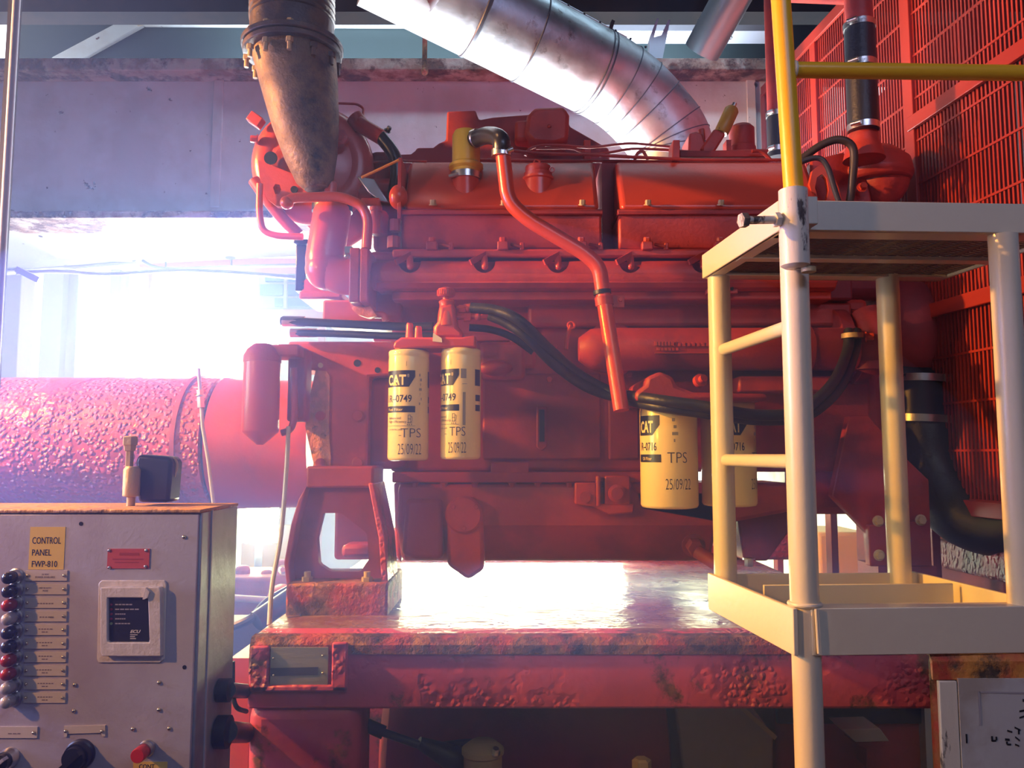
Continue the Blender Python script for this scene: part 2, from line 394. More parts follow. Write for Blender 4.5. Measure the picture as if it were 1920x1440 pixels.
# deck underside beyond, white, bright daylight under it
za = at(0, 410, 3.45).z
D = B()
p = [at(-60, 402, 3.46), at(560, 410, 3.46), at(560, 480, 4.8), at(272, 486, 4.8), at(-60, 512, 4.0)]
vs = [q + Vector((0,0,0.0)) for q in p]; up = [q + Vector((0,0,0.05)) for q in p]
D._add(vs+up, [(0,1,2,3,4),(9,8,7,6,5)]+[(i,(i+1)%5,5+(i+1)%5,5+i) for i in range(5)])
deck_u = D.build('ceiling_outer', WHITE); struct(deck_u)
tag(B().pbox(262, 484, 566, 500, 4.8, 5.0).build('edge_beam', PINK), 'faded pink beam along the far edge of the white deck', 'beam')
# columns by the daylight
def col(px0, px1, Y, label, matr=PALE, w=0.12):
    a = at(px0, 600, Y); c = at(px1, 600, Y)
    b = B(); b.box(a.x, c.x, Y, Y+w, 0, at(0, 505, Y).z)
    return tag(b.build('steel_column', matr, bevel=0.004), label, 'column')
col(-14, 36, 4.0, 'wide grey column at the left edge of the daylight opening')
c = thing('pipe_column', (at(104, 600, 4.6).x, 4.6, 0), 'round pale lavender column with a narrow plate beside it in the daylight opening', 'column')
xx = at(110, 600, 4.6).x
B().cyl((xx, 4.7, 0), (xx, 4.7, at(0, 508, 4.7).z), 0.045, seg=24).build('pole', PALE, c)
B().pbox(82, 505, 95, 1000, 4.6, 4.66).build('side_plate', PALE, c)
col(203, 222, 4.8, 'narrow lavender column next to the work lamp glow')
col(262, 277, 5.6, 'short thin column high up behind the lamp glow', PINK, 0.05)
# rail work and windows of the next building
wt = thing('far_building', (at(560,575,6.3).x, 6.34, 0), 'white wall with a pale window grid beyond the girder, left of the fat red elbow', 'building')
B().box(at(484,560,6.34).x, at(700,560,6.34).x, 6.34, 6.39, 0, at(0,486,6.34).z).build('wall', WHITE, wt)
for r in ((497, 498, 556, 515), (497, 519, 556, 527), (488, 533, 530, 553), (540, 533, 566, 553), (515, 559, 530, 574), (540, 559, 600, 574)):
    B().pbox(r[0], r[1], r[2], r[3], 6.3, 6.34).build('window', mat('far_glass', (0.30,0.42,0.46), 0.4) if 'far_glass' not in bpy.data.materials else bpy.data.materials['far_glass'], wt)
B().pbox(533, 490, 537, 578, 6.25, 6.28).build('mullion', WHITE, wt)
tag(B().pbox(420, 580, 610, 604, 5.9, 6.05).box(at(600,600,6).x, at(612,600,6).x, 5.95, 6.0, 0, at(0,600,6.0).z).build('far_rail', PINK), 'faded pink rail of the next deck behind the hoses', 'rail')

# cables with hangers under the white deck
def cable(pts, r, label, mt=GREY):
    b = B(); b.tube(pts, r, 10, smooth=True, n=8)
    return tag(b.build('cable', mt), label, 'cable')
cable([at(-30, 405, 3.4), at(15, 418, 3.4), at(70, 432, 3.5), at(130, 437, 3.6), at(185, 436, 3.7), at(220, 452, 3.8)], 0.011, 'grey cable sagging from the left under the flange')
cable([at(-40, 517, 3.3), at(60, 507, 3.6), at(160, 499, 4.0), at(255, 490, 4.3)], 0.010, 'straight brownish cable rising to the corner of the white deck')
cable([at(30, 512, 3.4), at(110, 509, 3.5), at(200, 514, 3.6), at(330, 507, 3.6), at(450, 512, 3.5), at(560, 521, 3.3)], 0.009, 'thin dark cable looping right toward the engine, lower of the two')
cable([at(268, 489, 4.2), at(290, 500, 4.1), at(330, 504, 4.0), at(440, 500, 3.8), at(560, 497, 3.4)], 0.008, 'thin blue-grey cable from the deck corner toward the engine, upper of the two')
hl = ['small disc hanger at the end of the sagging cable', 'small disc hanger just above the corner of the white deck', 'faint hanger on the pink beam, left one', 'faint hanger on the pink beam, right one', 'small hook hanger midway on the sagging cable', 'hook hanger beside the conduit at the left edge']
for i, (px, py, Y, h) in enumerate(((218, 430, 3.75, 22), (253, 466, 4.2, 20), (309, 485, 4.4, 15), (432, 484, 4.4, 14), (139, 418, 3.6, 12), (19, 396, 3.3, 15))):
    k = thing('cable_hanger', at(px, py, Y), hl[i], 'hanger', 'cable hangers under the white deck')
    w = m(9, Y)
    B().lathe([(w*.5, -0.008), (w, -0.002), (w, 0.003), (w*.4, 0.008)], at(px, py, Y), (0,0,1), 18).build('disc', GREY, k)
    B().tube([at(px+1, py, Y), at(px+2, py+h*.6, Y), at(px+2, py+h, Y), at(px-2, py+h+5, Y), at(px-6, py+h, Y)], m(1.7, Y), 8, rad=.01).build('hook', GREY, k)
b = B(); b.beam(at(32, 505, 3.3), at(74, 526, 3.3), 0.02, 0.025)
tag(b.build('cable_bracket', PALE), 'short slanting bracket where the cables cross at the left', 'bracket')

# work lamp (the white glow)
Yl = 3.9
k = thing('work_lamp', at(375, 690, Yl), 'dazzling white work lamp glowing behind the big red pipe', 'lamp')
B().pbox(225, 596, 520, 690, Yl, Yl+0.02).build('lens', emis('lamp_lens', (0.80, 0.88, 1.0), 100), k, 0.008)
B().pbox(240, 606, 505, 682, Yl+0.02, Yl+0.12).build('housing', GREY, k, 0.01)
B().cyl(at(375, 698, Yl+.07), Vector((at(375,698,Yl+.07).x, Yl+.07, 0)), 0.02).build('stand', GREY, k)
k = thing('floor_work_lamp', at(478, 1000, 4.2), 'bright white lamp seen low between cabinet and engine mount', 'lamp')
B().pbox(450, 940, 520, 1018, 4.2, 4.22).build('lens', bpy.data.materials['lamp_lens'], k, 0.008)
B().pbox(456, 946, 514, 1012, 4.22, 4.3).build('housing', GREY, k, 0.01)
B().cyl(at(485, 1020, 4.26), Vector((at(485,1020,4.26).x, 4.26, 0)), 0.02).build('stand', GREY, k)

# red and yellow machinery seen low on the left beyond the cabinet
k = thing('distant_valve_set', (at(480, 1100, 3.2).x, 3.2, 0), 'blurred red valve and pipework low behind the control cabinet', 'valve')
b = B(); b.pbox(415, 1082, 545, 1160, 3.2, 3.5); b.cyl(at(455,1085,3.3), at(455,1060,3.3), .03); b.cyl(at(500,1085,3.3), at(500,1068,3.3), .025); b.build('valve_body', REDD, k, .02)
b = B(); b.torus(at(530, 1068, 3.25), (0,-1,0), m(14,3.25), .012); b.cyl(at(530,1068,3.2), at(530,1068,3.35), .01); b.build('handwheel', PINK, k)
b = B(); b.cyl(at(415,1120,3.15), at(545,1128,3.15), .014); b.build('pipe', PALE, k)
B().box(at(430,1160,3.2).x, at(540,1160,3.2).x, 3.25, 3.45, 0, at(0,1160,3.2).z).build('stand', REDD, k)
k = B(); k.sphere(at(528, 1122, 2.9), m(26,2.9)); k.cyl(at(528,1130,2.9), Vector((at(528,1130,2.9).x, 2.9, 0)), .02)
tag(k.build('orange_float', ORANGE), 'round orange cover beside the lower left of the engine mount', 'cover')
b = B(); b.tube([at(415, 1184, 2.2), at(470, 1160, 2.2), at(500, 1130, 2.25), at(550, 1100, 2.3)], .012, 10, smooth=True); b.cyl(at(480,1165,2.2), at(545,1120,2.28), .028)
tag(b.build('coupled_rod', RUBS), 'dark glossy rod with a thick sleeve rising to the engine mount', 'rod')
struct(B().box(-3.2, at(470,1000,2.3).x, 2.5, 2.6, 0, at(0, 1165, 2.5).z).build('trim_1', FLOOR))
b = B(); b.box(at(1533,998,4.2).x, at(1632,998,4.2).x, 4.2, 4.6, 0, at(0,998,4.2).z)
tag(b.build('yellow_drum', mat('pale_yellow_drum', (0.80,0.52,0.18), .5), bevel=.02), 'pale yellow box low behind the engine right of the ladder post', 'box')
b = B(); b.box(at(455,935,5.2).x, at(560,935,5.2).x, 5.2, 5.25, 0, at(0,985,5.2).z)
tag(b.build('yellow_tank', mat('pale_yellow_tank', (0.75,0.55,0.22), .5)), 'pale yellow ribbed tank far behind the bottom of the engine mount', 'tank')

# grey conduit at the left edge
xx = at(14, 300, 1.75).x
k = thing('conduit', (xx, 1.75, 0), 'grey vertical conduit with a black strip at the left edge of the view', 'conduit')
B().cyl((xx, 1.75, 0), (xx, 1.75, 4.75), m(7, 1.75)).build('pipe', GREY, k)
B().box(xx-m(22,1.75), xx-m(5,1.75), 1.76, 1.78, 0, 4.75).build('strip', BLACK, k)
# ================================================================ SKID, TANKS, MOUNTS
Ys = 1.62
zt = at(0, 1197, Ys).z; zbm = at(0, 1330, Ys).z
xl = at(466, 1200, Ys).x; xr = at(1752, 1200, Ys).x
k = thing('engine_skid', (0.0, 1.9, 0.0), 'rusty red steel skid frame with a wet deck carrying the engine', 'skid')
def rim(x0, x1, z0, z1, Y0, Y1, r):  # rounded top edge beam along X
    return [(Y0, z0), (Y0, z1-r), (Y0+r*.3, z1-r*.3), (Y0+r, z1), (Y1, z1), (Y1, z0)]
b = B(); b.xprism(rim(0,0,zbm,zt,Ys,Ys+.10,.022), xl, xr); b.build('front_beam', SKID, k, 0.006)
b = B(); b.box(xl+.002, xr, Ys+.095, 2.86, zt-.012, zt-.001); b.build('deck_plate', DECK, k)
b = B(); b.box(xl, xr, 2.80, 2.90, zbm, zt-.002); b.box(at(735,1000,2.8).x, at(1500,1000,2.8).x, 2.82, 2.88, zt-.003, zt+.11); b.build('rear_beam_blocker', SKID, k, .01)  # raised middle strip added to block light reflecting in the deck
b = B(); b.box(xl-.002, xl+.10, Ys+.02, 2.85, zbm, zt-.013); b.build('end_beam', SKID, k, .012)
b = B(); b.box(xl-.001, at(672, 1350, Ys).x, Ys+.002, Ys+.16, 0, zbm+.01); b.build('leg', SKID, k, .03, seg=4)
xq = at(1752,1300,Ys).x
b = B(); b.box(xq-.16, xq, Ys+.66, Ys+.80, 0, zbm); b.build('leg', SKID, k, .02)
b = B(); b.box(xl, xl+.16, 2.72, 2.88, 0, zbm); b.build('leg', SKID, k, .02)
b = B(); b.box(xq-.16, xq, 2.72, 2.88, 0, zbm); b.build('leg', SKID, k, .02)
# rusty cap strip along top edge
b = B(); b.xprism([(Ys-.004, zt-.030), (Ys-.004, zt-.012), (Ys+.006, zt+.001), (Ys+.03, zt+.0035), (Ys+.03, zt-.002), (Ys+.004, zt-.02)], xl+.004, at(1700,1200,Ys).x)
b.build('rust_edge', RUSTY, k)
# raised frame and nameplate on beam corner
b = B(); b.pbox(468, 1212, 502, 1298, Ys-.010, Ys); b.pbox(622, 1205, 650, 1298, Ys-.010, Ys); b.pbox(468, 1285, 650, 1298, Ys-.010, Ys); b.build('raised_frame', SKID, k, .004)
npb = B().pbox(508, 1214, 614, 1284, Ys-.006, Ys-.001).build('nameplate', mat('worn_nameplate', (0.50,0.46,0.40), .4, .2, col2=(0.36,0.32,0.32), scale=14, stretch=(.2,1,1), bump=.1), k, label='worn greenish metal nameplate')
flat_print('dark_band', [poly_bm([(at(509,1266,Ys).x, at(509,1266,Ys).z), (at(598,1264,Ys).x, at(598,1264,Ys).z), (at(598,1249,Ys).x, at(598,1249,Ys).z), (at(509,1251,Ys).x, at(509,1251,Ys).z)])], Ys-.0065, mat('slate_print', (0.10,0.10,0.15), .4), npb)
b = B()
for px, py in ((513, 1234), (605, 1229), (513, 1266), (605, 1262)): b.sphere(at(px, py, Ys-.007), .0026, seg=8, rings=6)
b.build('rivet', GOLD, npb)
# tank below
b = B()
xt0 = at(690, 1400, 1.86).x; xt1 = at(1285, 1400, 1.86).x
tk = thing('fuel_tank', ((xt0+xt1)/2, 2.0, 0), 'large dark red rounded tank under the skid beam', 'tank')
r = .335; zc = 1.5-.765
prof = [(0.02,-.02),(r*.6,.0),(r,.05)] 
b.lathe([(r*.55, 0), (r*.9, .035), (r, .11), (r, xt1-xt0-.12), (r*.93, xt1-xt0-.03), (r*.5, xt1-xt0)], (xt0, 1.86+r, zc), (1,0,0), 64); b.build('shell', REDD, tk)
b = B(); b.box(xt0+.1, xt0+.2, 2.1, 2.3, 0, zc-.3); b.build('saddle', REDD, tk)
b = B(); b.box(xt1-.2, xt1-.1, 2.1, 2.3, 0, zc-.3); b.build('saddle', REDD, tk)
# lavender chute with dark corner
yb = 1.95
b = B(); b.prism([(1262, 1300), (1392, 1300), (1450, 1378), (1452, 1600), (1300, 1600)], yb, yb+.5)
tag(b.build('sloped_box', PALE, bevel=.006), 'pale lavender sloped steel box under the skid beam left of the ladder post', 'box')
b = B(); b.beam(at(1385, 1322, yb-.01), at(1453, 1382, yb-.01), .016, .010); tag(b.build('weld_seam', STEEL), 'bright weld seam along the slope of the lavender box', 'seam')
k = thing('rear_box', (at(1650,1400,2.0).x, 2.0, 0), 'dark red box with a bolted plate under the skid right of the ladder post', 'box')
b = B(); b.box(at(1456,1400,2.0).x, at(1762,1400,2.0).x, 2.0, 2.2, 0, at(0,1298,2.0).z); b.build('body', REDD, k, .01)
b = B(); b.pbox(1456, 1305, 1730, 1358, 1.985, 2.0); b.build('cover_plate', BLACK, k, .004)
b = B(); b.pbox(1732, 1302, 1762, 1600, 1.97, 2.0); b.build('edge_strip', PALE, k)
for px in (1562, 1676):
    b = B(); b.hexbolt(at(px, 1322, 1.985), (0,-1,0), .012, .012); b.build('bolt', BLACK, k)
b = B(); b.prism([(1580, 1368), (1650, 1366), (1668, 1390), (1605, 1392)], 1.90, 1.99); b.build('shelf_bracket', PALE, k, .002)
b = B(); b.prism([(1600, 1392), (1664, 1390), (1660, 1400), (1640, 1404), (1640, 1440), (1625, 1440), (1625, 1404)], 1.93, 1.99); b.build('bracket_web', REDD, k, .002)

# rod and plug in front of tank
yr = 1.74
k = thing('linkage_rod', at(680, 1352, yr), 'black tapered linkage rod running down right from the skid leg', 'rod')
b = B(); b.tube([at(672, 1352, yr), at(720, 1374, yr)], .014, 16); b.tube([at(718, 1373, yr), at(790, 1398, yr)], .0085, 14); b.build('rod', RUBS, k)
b = B(); b.tube([at(785, 1392, yr), at(868, 1430, yr+.03)], .02, 16, radii=(.012,.032)); b.sphere(at(870, 1400, yr+.05), .018, (1.6,1,.8)); b.build('boot', RUB, k)
b = B(); b.tube([at(820, 1398, yr+.03), at(870, 1391, yr+.03), at(915, 1392, yr+.03)], .006, 10, smooth=True); b.build('cable', RUB, k)
yv = 1.72
k = thing('brass_plug_valve', at(905, 1470, yv), 'dusty tan capped fitting at the bottom under the skid beam', 'fitting')
b = B(); c0 = at(905, 1500, yv); b.lathe([(.040, 0), (.040, .09), (.044, .094), (.044, .104), (.026, .118), (.012, .120)], (c0.x, yv, at(0,1500,yv).z), (0,0,1), 28); b.build('cap', TAN, k)
b = B(); b.hexbolt(at(928, 1412, yv-.03), (0.2,-.4,1), .008, .012); b.build('bolt', STEEL, k)
B().cyl((c0.x, yv, 0), (c0.x, yv, c0.z), .03).build('stem', TAN, k)
k = thing('capped_stub', at(1203, 1460, 1.70), 'small tan hexagonal stub at the bottom edge left of the lavender box', 'fitting')
c0 = at(1203, 1425, 1.70)
b = B(); b.lathe([(.020, 0), (.020, .12), (.014, .124)], (c0.x, 1.70, c0.z-.12), (0,0,1), 6); b.build('cap', TAN, k); B().cyl((c0.x,1.70,0), (c0.x,1.70,c0.z-.12), .012).build('stem', TAN, k)

# white placard box at lower right
yp = 1.34
k = thing('white_placard_box', (at(1860,1400,yp).x, yp+.015, 0), 'dirty white board in a rust-stained frame at the lower right corner', 'box')
xL = at(1755, 1300, yp).x; xR = at(2150, 1300, yp).x; ztp = at(0, 1232, yp).z
b = B(); b.box(xL, xR, yp, yp+.03, 0, ztp); b.build('body', RUSTY, k, .012)
b = B(); b.xprism([(yp-.004, ztp-.035), (yp-.004, ztp-.006), (yp+.004, ztp+.004), (yp+.03, ztp+.004), (yp+.03, ztp+.001), (yp+.005, ztp+.001), (yp, ztp-.035)], xL-.006, xR); b.build('rusty_edge', mat('orange_rust_edge', (0.62,0.26,0.05), .55, col2=(0.45,0.06,0.03), scale=9, bump=.3, bump_scale=50, rust=(.1,.07,.05), rust_scale=10, rust_lo=.5, rust_hi=.6), k)
b = B(); b.box(xL+.002, at(1792,1300,yp).x, yp-.006, yp+.002, 0, at(0,1275,yp).z); b.build('side_post', CREAMW, k, .002)
plate = B().box(at(1793,1300,yp).x, xR, yp-.008, yp+.001, 0.2, at(0,1270,yp).z).build('board', mat('dirty_white_board', (0.52,0.52,0.50), .5, col2=(0.40,0.35,0.30), scale=7, bump=.05, rust=(.16,.12,.10), rust_scale=12, rust_lo=.66, rust_hi=.70), k)
pr = []
def dash(px, py, w, h, sl, Y):
    a = at(px, py, Y); return poly_bm([(a.x, a.z), (a.x+m(w,Y), a.z-sl*m(w,Y)), (a.x+m(w,Y), a.z-sl*m(w,Y)-m(h,Y)), (a.x, a.z-m(h,Y))])
for (px, py, w, h, sl) in ((1888,1368,9,3,.3),(1902,1362,10,3,.5),(1908,1368,3,8,0),(1911,1332,9,3,-.2),(1911,1344,9,3,-.3),(1858,1380,3,9,0),(1860,1387,7,3,0),(1866,1381,3,6,0),(1884,1384,8,4,.1),(1886,1390,3,5,0),(1888,1394,7,3,0),(1903,1380,8,3,.8),(1903,1394,7,3,.4),(1810,1376,3,16,.0),(1917,1310,6,5,.3)):
    pr.append(dash(px, py, w, h, sl, yp-.008))
flat_print('faded_marks', pr, yp-.0085, INK, plate)
pr = [dash(1833, 1296, 4, 60, 0, yp-.008), dash(1836, 1296, 84, 3, .02, yp-.008)]
flat_print('sticker_outline', pr, yp-.0083, mat('grey_smudge', (.36,.34,.36), .6), plate)

# pitted rusty member at right
y0, y1 = 1.95, 2.5
k = B(); V = [at(1735, 1008, 2.45), at(1960, 1052, 1.78), at(1960, 1112, 1.78), at(1735, 1058, 2.45)]
V2 = [v + Vector((.22, .03, 0)) for v in V]
k._add(V+V2, [(0,1,2,3),(4,7,6,5),(0,4,5,1),(1,5,6,2),(2,6,7,3),(3,7,4,0)])
tag(k.build('pitted_rail', mat('pitted_maroon', (0.34,0.05,0.09), .3, bump=.6, bump_scale=60, bump2=1.1, bump2_scale=55, msk_lo=.2, rust=(.25,.12,.12), rust_scale=9, rust_lo=.45, rust_hi=.6), bevel=.01), 'pitted glossy maroon rail end behind the lower right of the ladder', 'rail')

# engine mount bracket
ym = 1.93
k = thing('engine_mount', at(630, 1150, ym), 'dark red trapezoid engine mount with an oval hole on the left of the deck', 'mount')
def plate_hole(outer, hole, Y0, Y1):
    """plate with a hole: both outlines have the same number of points"""
    n = len(outer); b = B(); V = []
    for Y in (Y0, Y1):
        V += [Vector((p.x, Y, p.z)) for p in outer] + [Vector((p.x, Y, p.z)) for p in hole]
    Fc = []
    for i in range(n):
        j = (i+1) % n
        Fc += [(i, j, n+j, n+i), (2*n+i, 3*n+i, 3*n+j, 2*n+j), (i, 2*n+i, 2*n+j, j), (n+i, n+j, 3*n+j, 3*n+i)]
    b._add(V, Fc); return b
def resample(P, n):
    P = P + [P[0]]; L = [0]
    for a, c in zip(P, P[1:]): L.append(L[-1] + (c-a).length)
    out = []
    for k_ in range(n):
        s_ = L[-1]*k_/n
        for i in range(len(P)-1):
            if L[i+1] >= s_: 
                t_ = (s_-L[i])/max(L[i+1]-L[i], 1e-9); out.append(P[i].lerp(P[i+1], t_)); break
    return out
outer = resample([at(x, y, ym) for x, y in ((574, 912), (692, 908), (712, 1010), (718, 1098), (545, 1108), (540, 1060), (556, 985))], 56)
hole = resample([at(x, y, ym) for x, y in ((606, 962), (640, 962), (688, 1000), (692, 1048), (676, 1072), (620, 1072), (598, 1058), (594, 1010))], 56)
plate_hole(outer, hole, ym, ym+.025).build('web_plate', REDD, k)
b = B(); b.prism([(690, 906), (700, 906), (722, 1010), (728, 1100), (716, 1104), (710, 1010)], ym-.04, ym+.12); b.build('side_flange', SKID, k, .003)
b = B(); b.prism([(560, 935), (574, 912), (556, 985), (542, 1062), (547, 1108), (538, 1104), (532, 1056), (546, 980)], ym-.04, ym+.12); b.build('side_flange', REDD, k, .003)
zb_ = at(0, 1150, 1.86).z
b = B(); b.box(at(538,1100,1.86).x, at(728,1100,1.86).x, 1.85, 2.1, zt-.012, at(0,1098,1.86).z+.006); b.build('foot', RUSTY, k, .006)
b = B(); b.pbox(574, 874, 700, 915, ym-.03, ym+.12); b.build('head', REDD, k, .006)
for px in (576, 688):
    b = B(); b.lathe([(.013, 0), (.013, .02)], at(px, 1098, 1.885)+Vector((0,0,.0)), (0,0,1), 6); b.lathe([(.008,.02),(.008,.032)], at(px,1098,1.885), (0,0,1), 12); b.build('bolt', TAN, k)
b = B(); b.prism([(700, 900), (732, 900), (722, 1000), (716, 1000)], 2.35, 2.4)
# rear mount right (red bracket with light bolts)
yk = 2.05
k = thing('front_mount_plate', at(1680, 1050, yk), 'red slanted mount plate with three pale bolts behind the ladder', 'mount')
b = B(); b.prism([(1592, 780), (1628, 778), (1700, 860), (1742, 900), (1748, 1062), (1632, 1062), (1628, 1000), (1560, 930)], yk, yk+.03); b.build('web_plate', RED, k, .003)
b = B(); b.prism([(1628, 985), (1744, 975), (1748, 1062), (1632, 1062)], yk-.02, yk+.0); b.build('foot_plate', REDD, k, .003)
for px, py in ((1646, 977), (1726, 975), (1648, 1041)):
    b = B(); b.hexbolt(at(px, py, yk-.02), (0,-1,0), .0105, .012); b.build('bolt', IVORY, k)
b = B(); b.box(at(1640,1062,yk).x, at(1748,1062,yk).x, yk-.02, yk+.1, zt-.002, at(0,1060,yk).z); b.build('foot', REDD, k)
# ================================================================ ENGINE
E = thing('diesel_engine', (at(1100, 1050, 2.3).x, 2.3, at(0,1052,2.1).z), 'large red painted diesel engine standing on the skid, filling the middle of the view', 'engine')
Yb = 2.10
b = B(); b.pbox(735, 560, 1640, 885, Yb, 2.75); b.build('block', RED, E, .012)
# block details: rails and side covers
b = B(); b.pbox(735, 885, 1210, 905, Yb-.04, 2.7); b.pbox(920, 867, 992, 890, Yb-.038, 2.3)
b.build('pan_flange', RED, E, .004)
for px in (778, 832, 890, 960, 1008, 1068, 1125, 1180):
    B().hexbolt(at(px, 905, Yb-.03), (0,0,-1), .008, .012).build('flange_bolt', RED, E)
# upper shoulder ledge
z1 = at(0, 560, Yb).z; z2 = at(0, 600, Yb).z
b = B(); b.pbox(990, 565, 1600, 612, Yb-.03, 2.6); b.build('cam_ledge', RED, E, .010)
b = B(); b.pbox(700, 625, 1010, 640, Yb-.015, 2.5); b.build('side_rib', RED, E, .004)
# long coolant header (casting with raised letters) right of the breather tube
b = B(); y_ = 2.02; zc = at(0, 655, y_).z
b.lathe([(.03, 0), (.052, .03), (.055, .06), (.055, .56), (.062, .565), (.062, .585), (.055, .59), (.055, .70), (.03, .71)], (at(1085,655,y_).x, y_, zc), (1,0,0), 28); ch = b.build('oil_cooler_tube', RED, E)
b = B()
for i in range(7): b.pbox(1228+i*6, 640, 1232+i*6, 648, y_-.058, y_-.05)
for i in range(6): b.pbox(1232+i*7, 652, 1237+i*7, 657, y_-.058, y_-.05)
for i in range(8): b.pbox(1262+i*9, 642+(i%2), 1267+i*9, 649, y_-.058, y_-.05)
b.pbox(1228, 661, 1330, 662.5, y_-.058, y_-.05)
b.build('casting_mark', REDG, ch)
b = B(); b.prism([(1085, 640), (1130, 600), (1180, 610), (1180, 700), (1110, 690)], 2.04, 2.15); b.build('tube_end_housing', RED, E, .012)
# access covers on block
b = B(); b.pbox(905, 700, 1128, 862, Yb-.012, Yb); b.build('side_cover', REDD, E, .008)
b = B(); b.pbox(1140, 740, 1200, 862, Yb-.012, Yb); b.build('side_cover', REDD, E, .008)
b = B(); b.prism([(1006, 762), (1026, 762), (1026, 838), (1016, 846), (1006, 838)], Yb-.028, Yb-.01); b.build('cover_latch', REDD, E, .003)
b = B(); b.pbox(1011, 768, 1021, 828, Yb-.032, Yb-.027); b.build('latch_slot', BLACK, E)
for px, py in ((1040, 652), (1046, 690), (1030, 712), (1180, 702), (906, 672), (880, 665)):
    B().hexbolt(at(px, py, Yb-.005), (0,-1,0), .008, .014).build('block_bolt', RED, E)
b = B(); b.pbox(900, 640, 985, 712, Yb-.03, Yb); b.pbox(955, 600, 1005, 690, Yb-.02, Yb); b.build('side_boss', RED, E, .012)
b = B(); b.sphere(at(930, 690, Yb-.03), .03, (1.5,.8,.7)); b.build('side_bulge', RED, E)
# dark step behind the filters
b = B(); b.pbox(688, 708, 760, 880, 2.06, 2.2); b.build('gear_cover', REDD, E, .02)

# oil pan
Yp = 2.06; zpb = at(0, 1055, 2.12).z
b = B(); b.xprism([(Yb-.03, at(0,905,Yb).z), (Yp, at(0,925,Yp).z), (Yp, at(0,985,Yp).z), (Yp+.02, at(0,1005,Yp).z), (Yp+.07, zpb+.01), (Yp+.10, zpb), (2.62, zpb), (2.66, at(0,905,Yb).z)], at(745,950,Yp).x, at(1345,950,Yp).x)
b.build('oil_pan', RED, E, .012)
b = B(); b.prism([(838, 1060), (838, 960), (858, 935), (888, 932), (905, 955), (908, 1068), (878, 1088)], Yp-.03, Yp+.05); pe = b.build('pan_boss', RED, E, .010)
B().lathe([(m(34,Yp), 0), (m(34,Yp), .006), (m(30,Yp), .012)], at(870, 965, Yp-.03), (0,-1,0), 28).build('pan_cover', RED, pe)
for px, py in ((850, 950), (893, 950), (870, 990)): B().hexbolt(at(px, py, Yp-.04), (0,-1,0), .006, .008).build('cover_bolt', RED, pe)
b = B(); b.prism([(760, 935), (830, 935), (830, 1050), (778, 1050), (752, 1040)], Yp-.012, Yp+.08); b.build('pan_corner', RED, E, .012)
b = B(); b.prism([(1078, 905), (1118, 905), (1118, 945), (1190, 945), (1188, 962), (1140, 966), (1112, 950), (1078, 946)], Yp-.025, Yp+.01); b.prism([(1118, 892), (1126, 892), (1126, 950), (1118, 950)], Yp-.03, Yp); b.prism([(1134, 892), (1182, 892), (1182, 950), (1134, 950)], Yp-.022, Yp); lb = b.build('lifting_bracket', RED, E, .004)
B().lathe([(m(10,Yp), 0), (m(10,Yp), .006)], at(1097, 932, Yp-.025), (0,-1,0), 20).build('plug', REDD, lb)
B().lathe([(m(16,Yp), 0), (m(16,Yp), .006), (m(11,Yp), .008), (m(11,Yp), .014)], at(1156, 925, Yp-.025), (0,-1,0), 24).build('bolt', RED, lb)
b = B(); b.cyl(at(1308, 1035, 2.0), at(1345, 1058, 1.96), .017); b.hexbolt(at(1300, 1022, 2.03), (0,-1,-.2), .022, .03); b.build('drain_fitting', REDD, E)
# right end of pan / rear lower housing
b = B(); b.pbox(1470, 690, 1665, 965, 2.12, 2.6); b.build('front_housing', RED, E, .02)
b = B(); b.prism([(1180, 905), (1480, 905), (1480, 960), (1345, 985), (1200, 960)], Yp+.0, Yp+.2); b.build('filter_base_panel', RED, E, .01)
b = B(); b.prism([(1380, 950), (1478, 950), (1478, 1000), (1440, 1052), (1395, 1052)], 2.16, 2.5); b.build('front_foot', REDD, E, .006)
b = B(); b.hexbolt(at(1404, 1046, 2.13), (0,0,-1), .012, .022); b.build('foot_bolt', STEEL, E)
# oil filter head above the two rear filters
b = B(); b.prism([(1192, 752), (1192, 735), (1210, 722), (1214, 706), (1238, 696), (1262, 706), (1268, 722), (1300, 735), (1440, 738), (1440, 752)], 1.80, 2.10); b.build('oil_filter_head', RED, E, .010)
for px in (1310, 1480): B().lathe([(.016, 0), (.016, .012), (.009, .014), (.009, .026)], at(px, 716 if px<1400 else 740, 1.86), (.3,-1,.3), 16).build('head_plug', REDG, E)
b = B(); b.pbox(1385, 705, 1580, 735, 2.0, 2.3); b.build('side_shelf', RED, E, .006)

# valve covers
def vcover(x0, x1, lab):
    Y0 = 1.99
    zb0 = at(0, 466, Y0).z; zl = at(0, 400, Y0).z; zt0 = at(0, 302, Y0+.10).z
    v = B(); v.xprism([(Y0+.012, zb0), (Y0+.004, zb0+.02), (Y0+.004, zl), (Y0+.30, zl), (Y0+.30, zb0)], at(x0,400,Y0).x, at(x1,400,Y0).x)
    base = v.build('rocker_base', RED, E, .006)
    v = B(); v.xprism([(Y0-.006, zl-.004), (Y0-.006, zl+.006), (Y0+.004, zl+.012), (Y0+.3, zl+.012), (Y0+.3, zl-.004)], at(x0,400,Y0).x-.003, at(x1,400,Y0).x+.003)
    v.build('gasket_lip', REDD, base, .002)
    v = B(); v.xprism([(Y0+.002, zl+.010), (Y0+.006, zl+.028), (Y0+.09, zt0-.01), (Y0+.11, zt0), (Y0+.28, zt0), (Y0+.3, zl+.01)], at(x0,400,Y0).x+.006, at(x1,400,Y0).x-.006)
    cov = v.build('valve_cover', REDG, E, .030, seg=5)
    return base, cov, Y0, zl
v1 = vcover(752, 1128, 0); v2 = vcover(1160, 1545, 1)
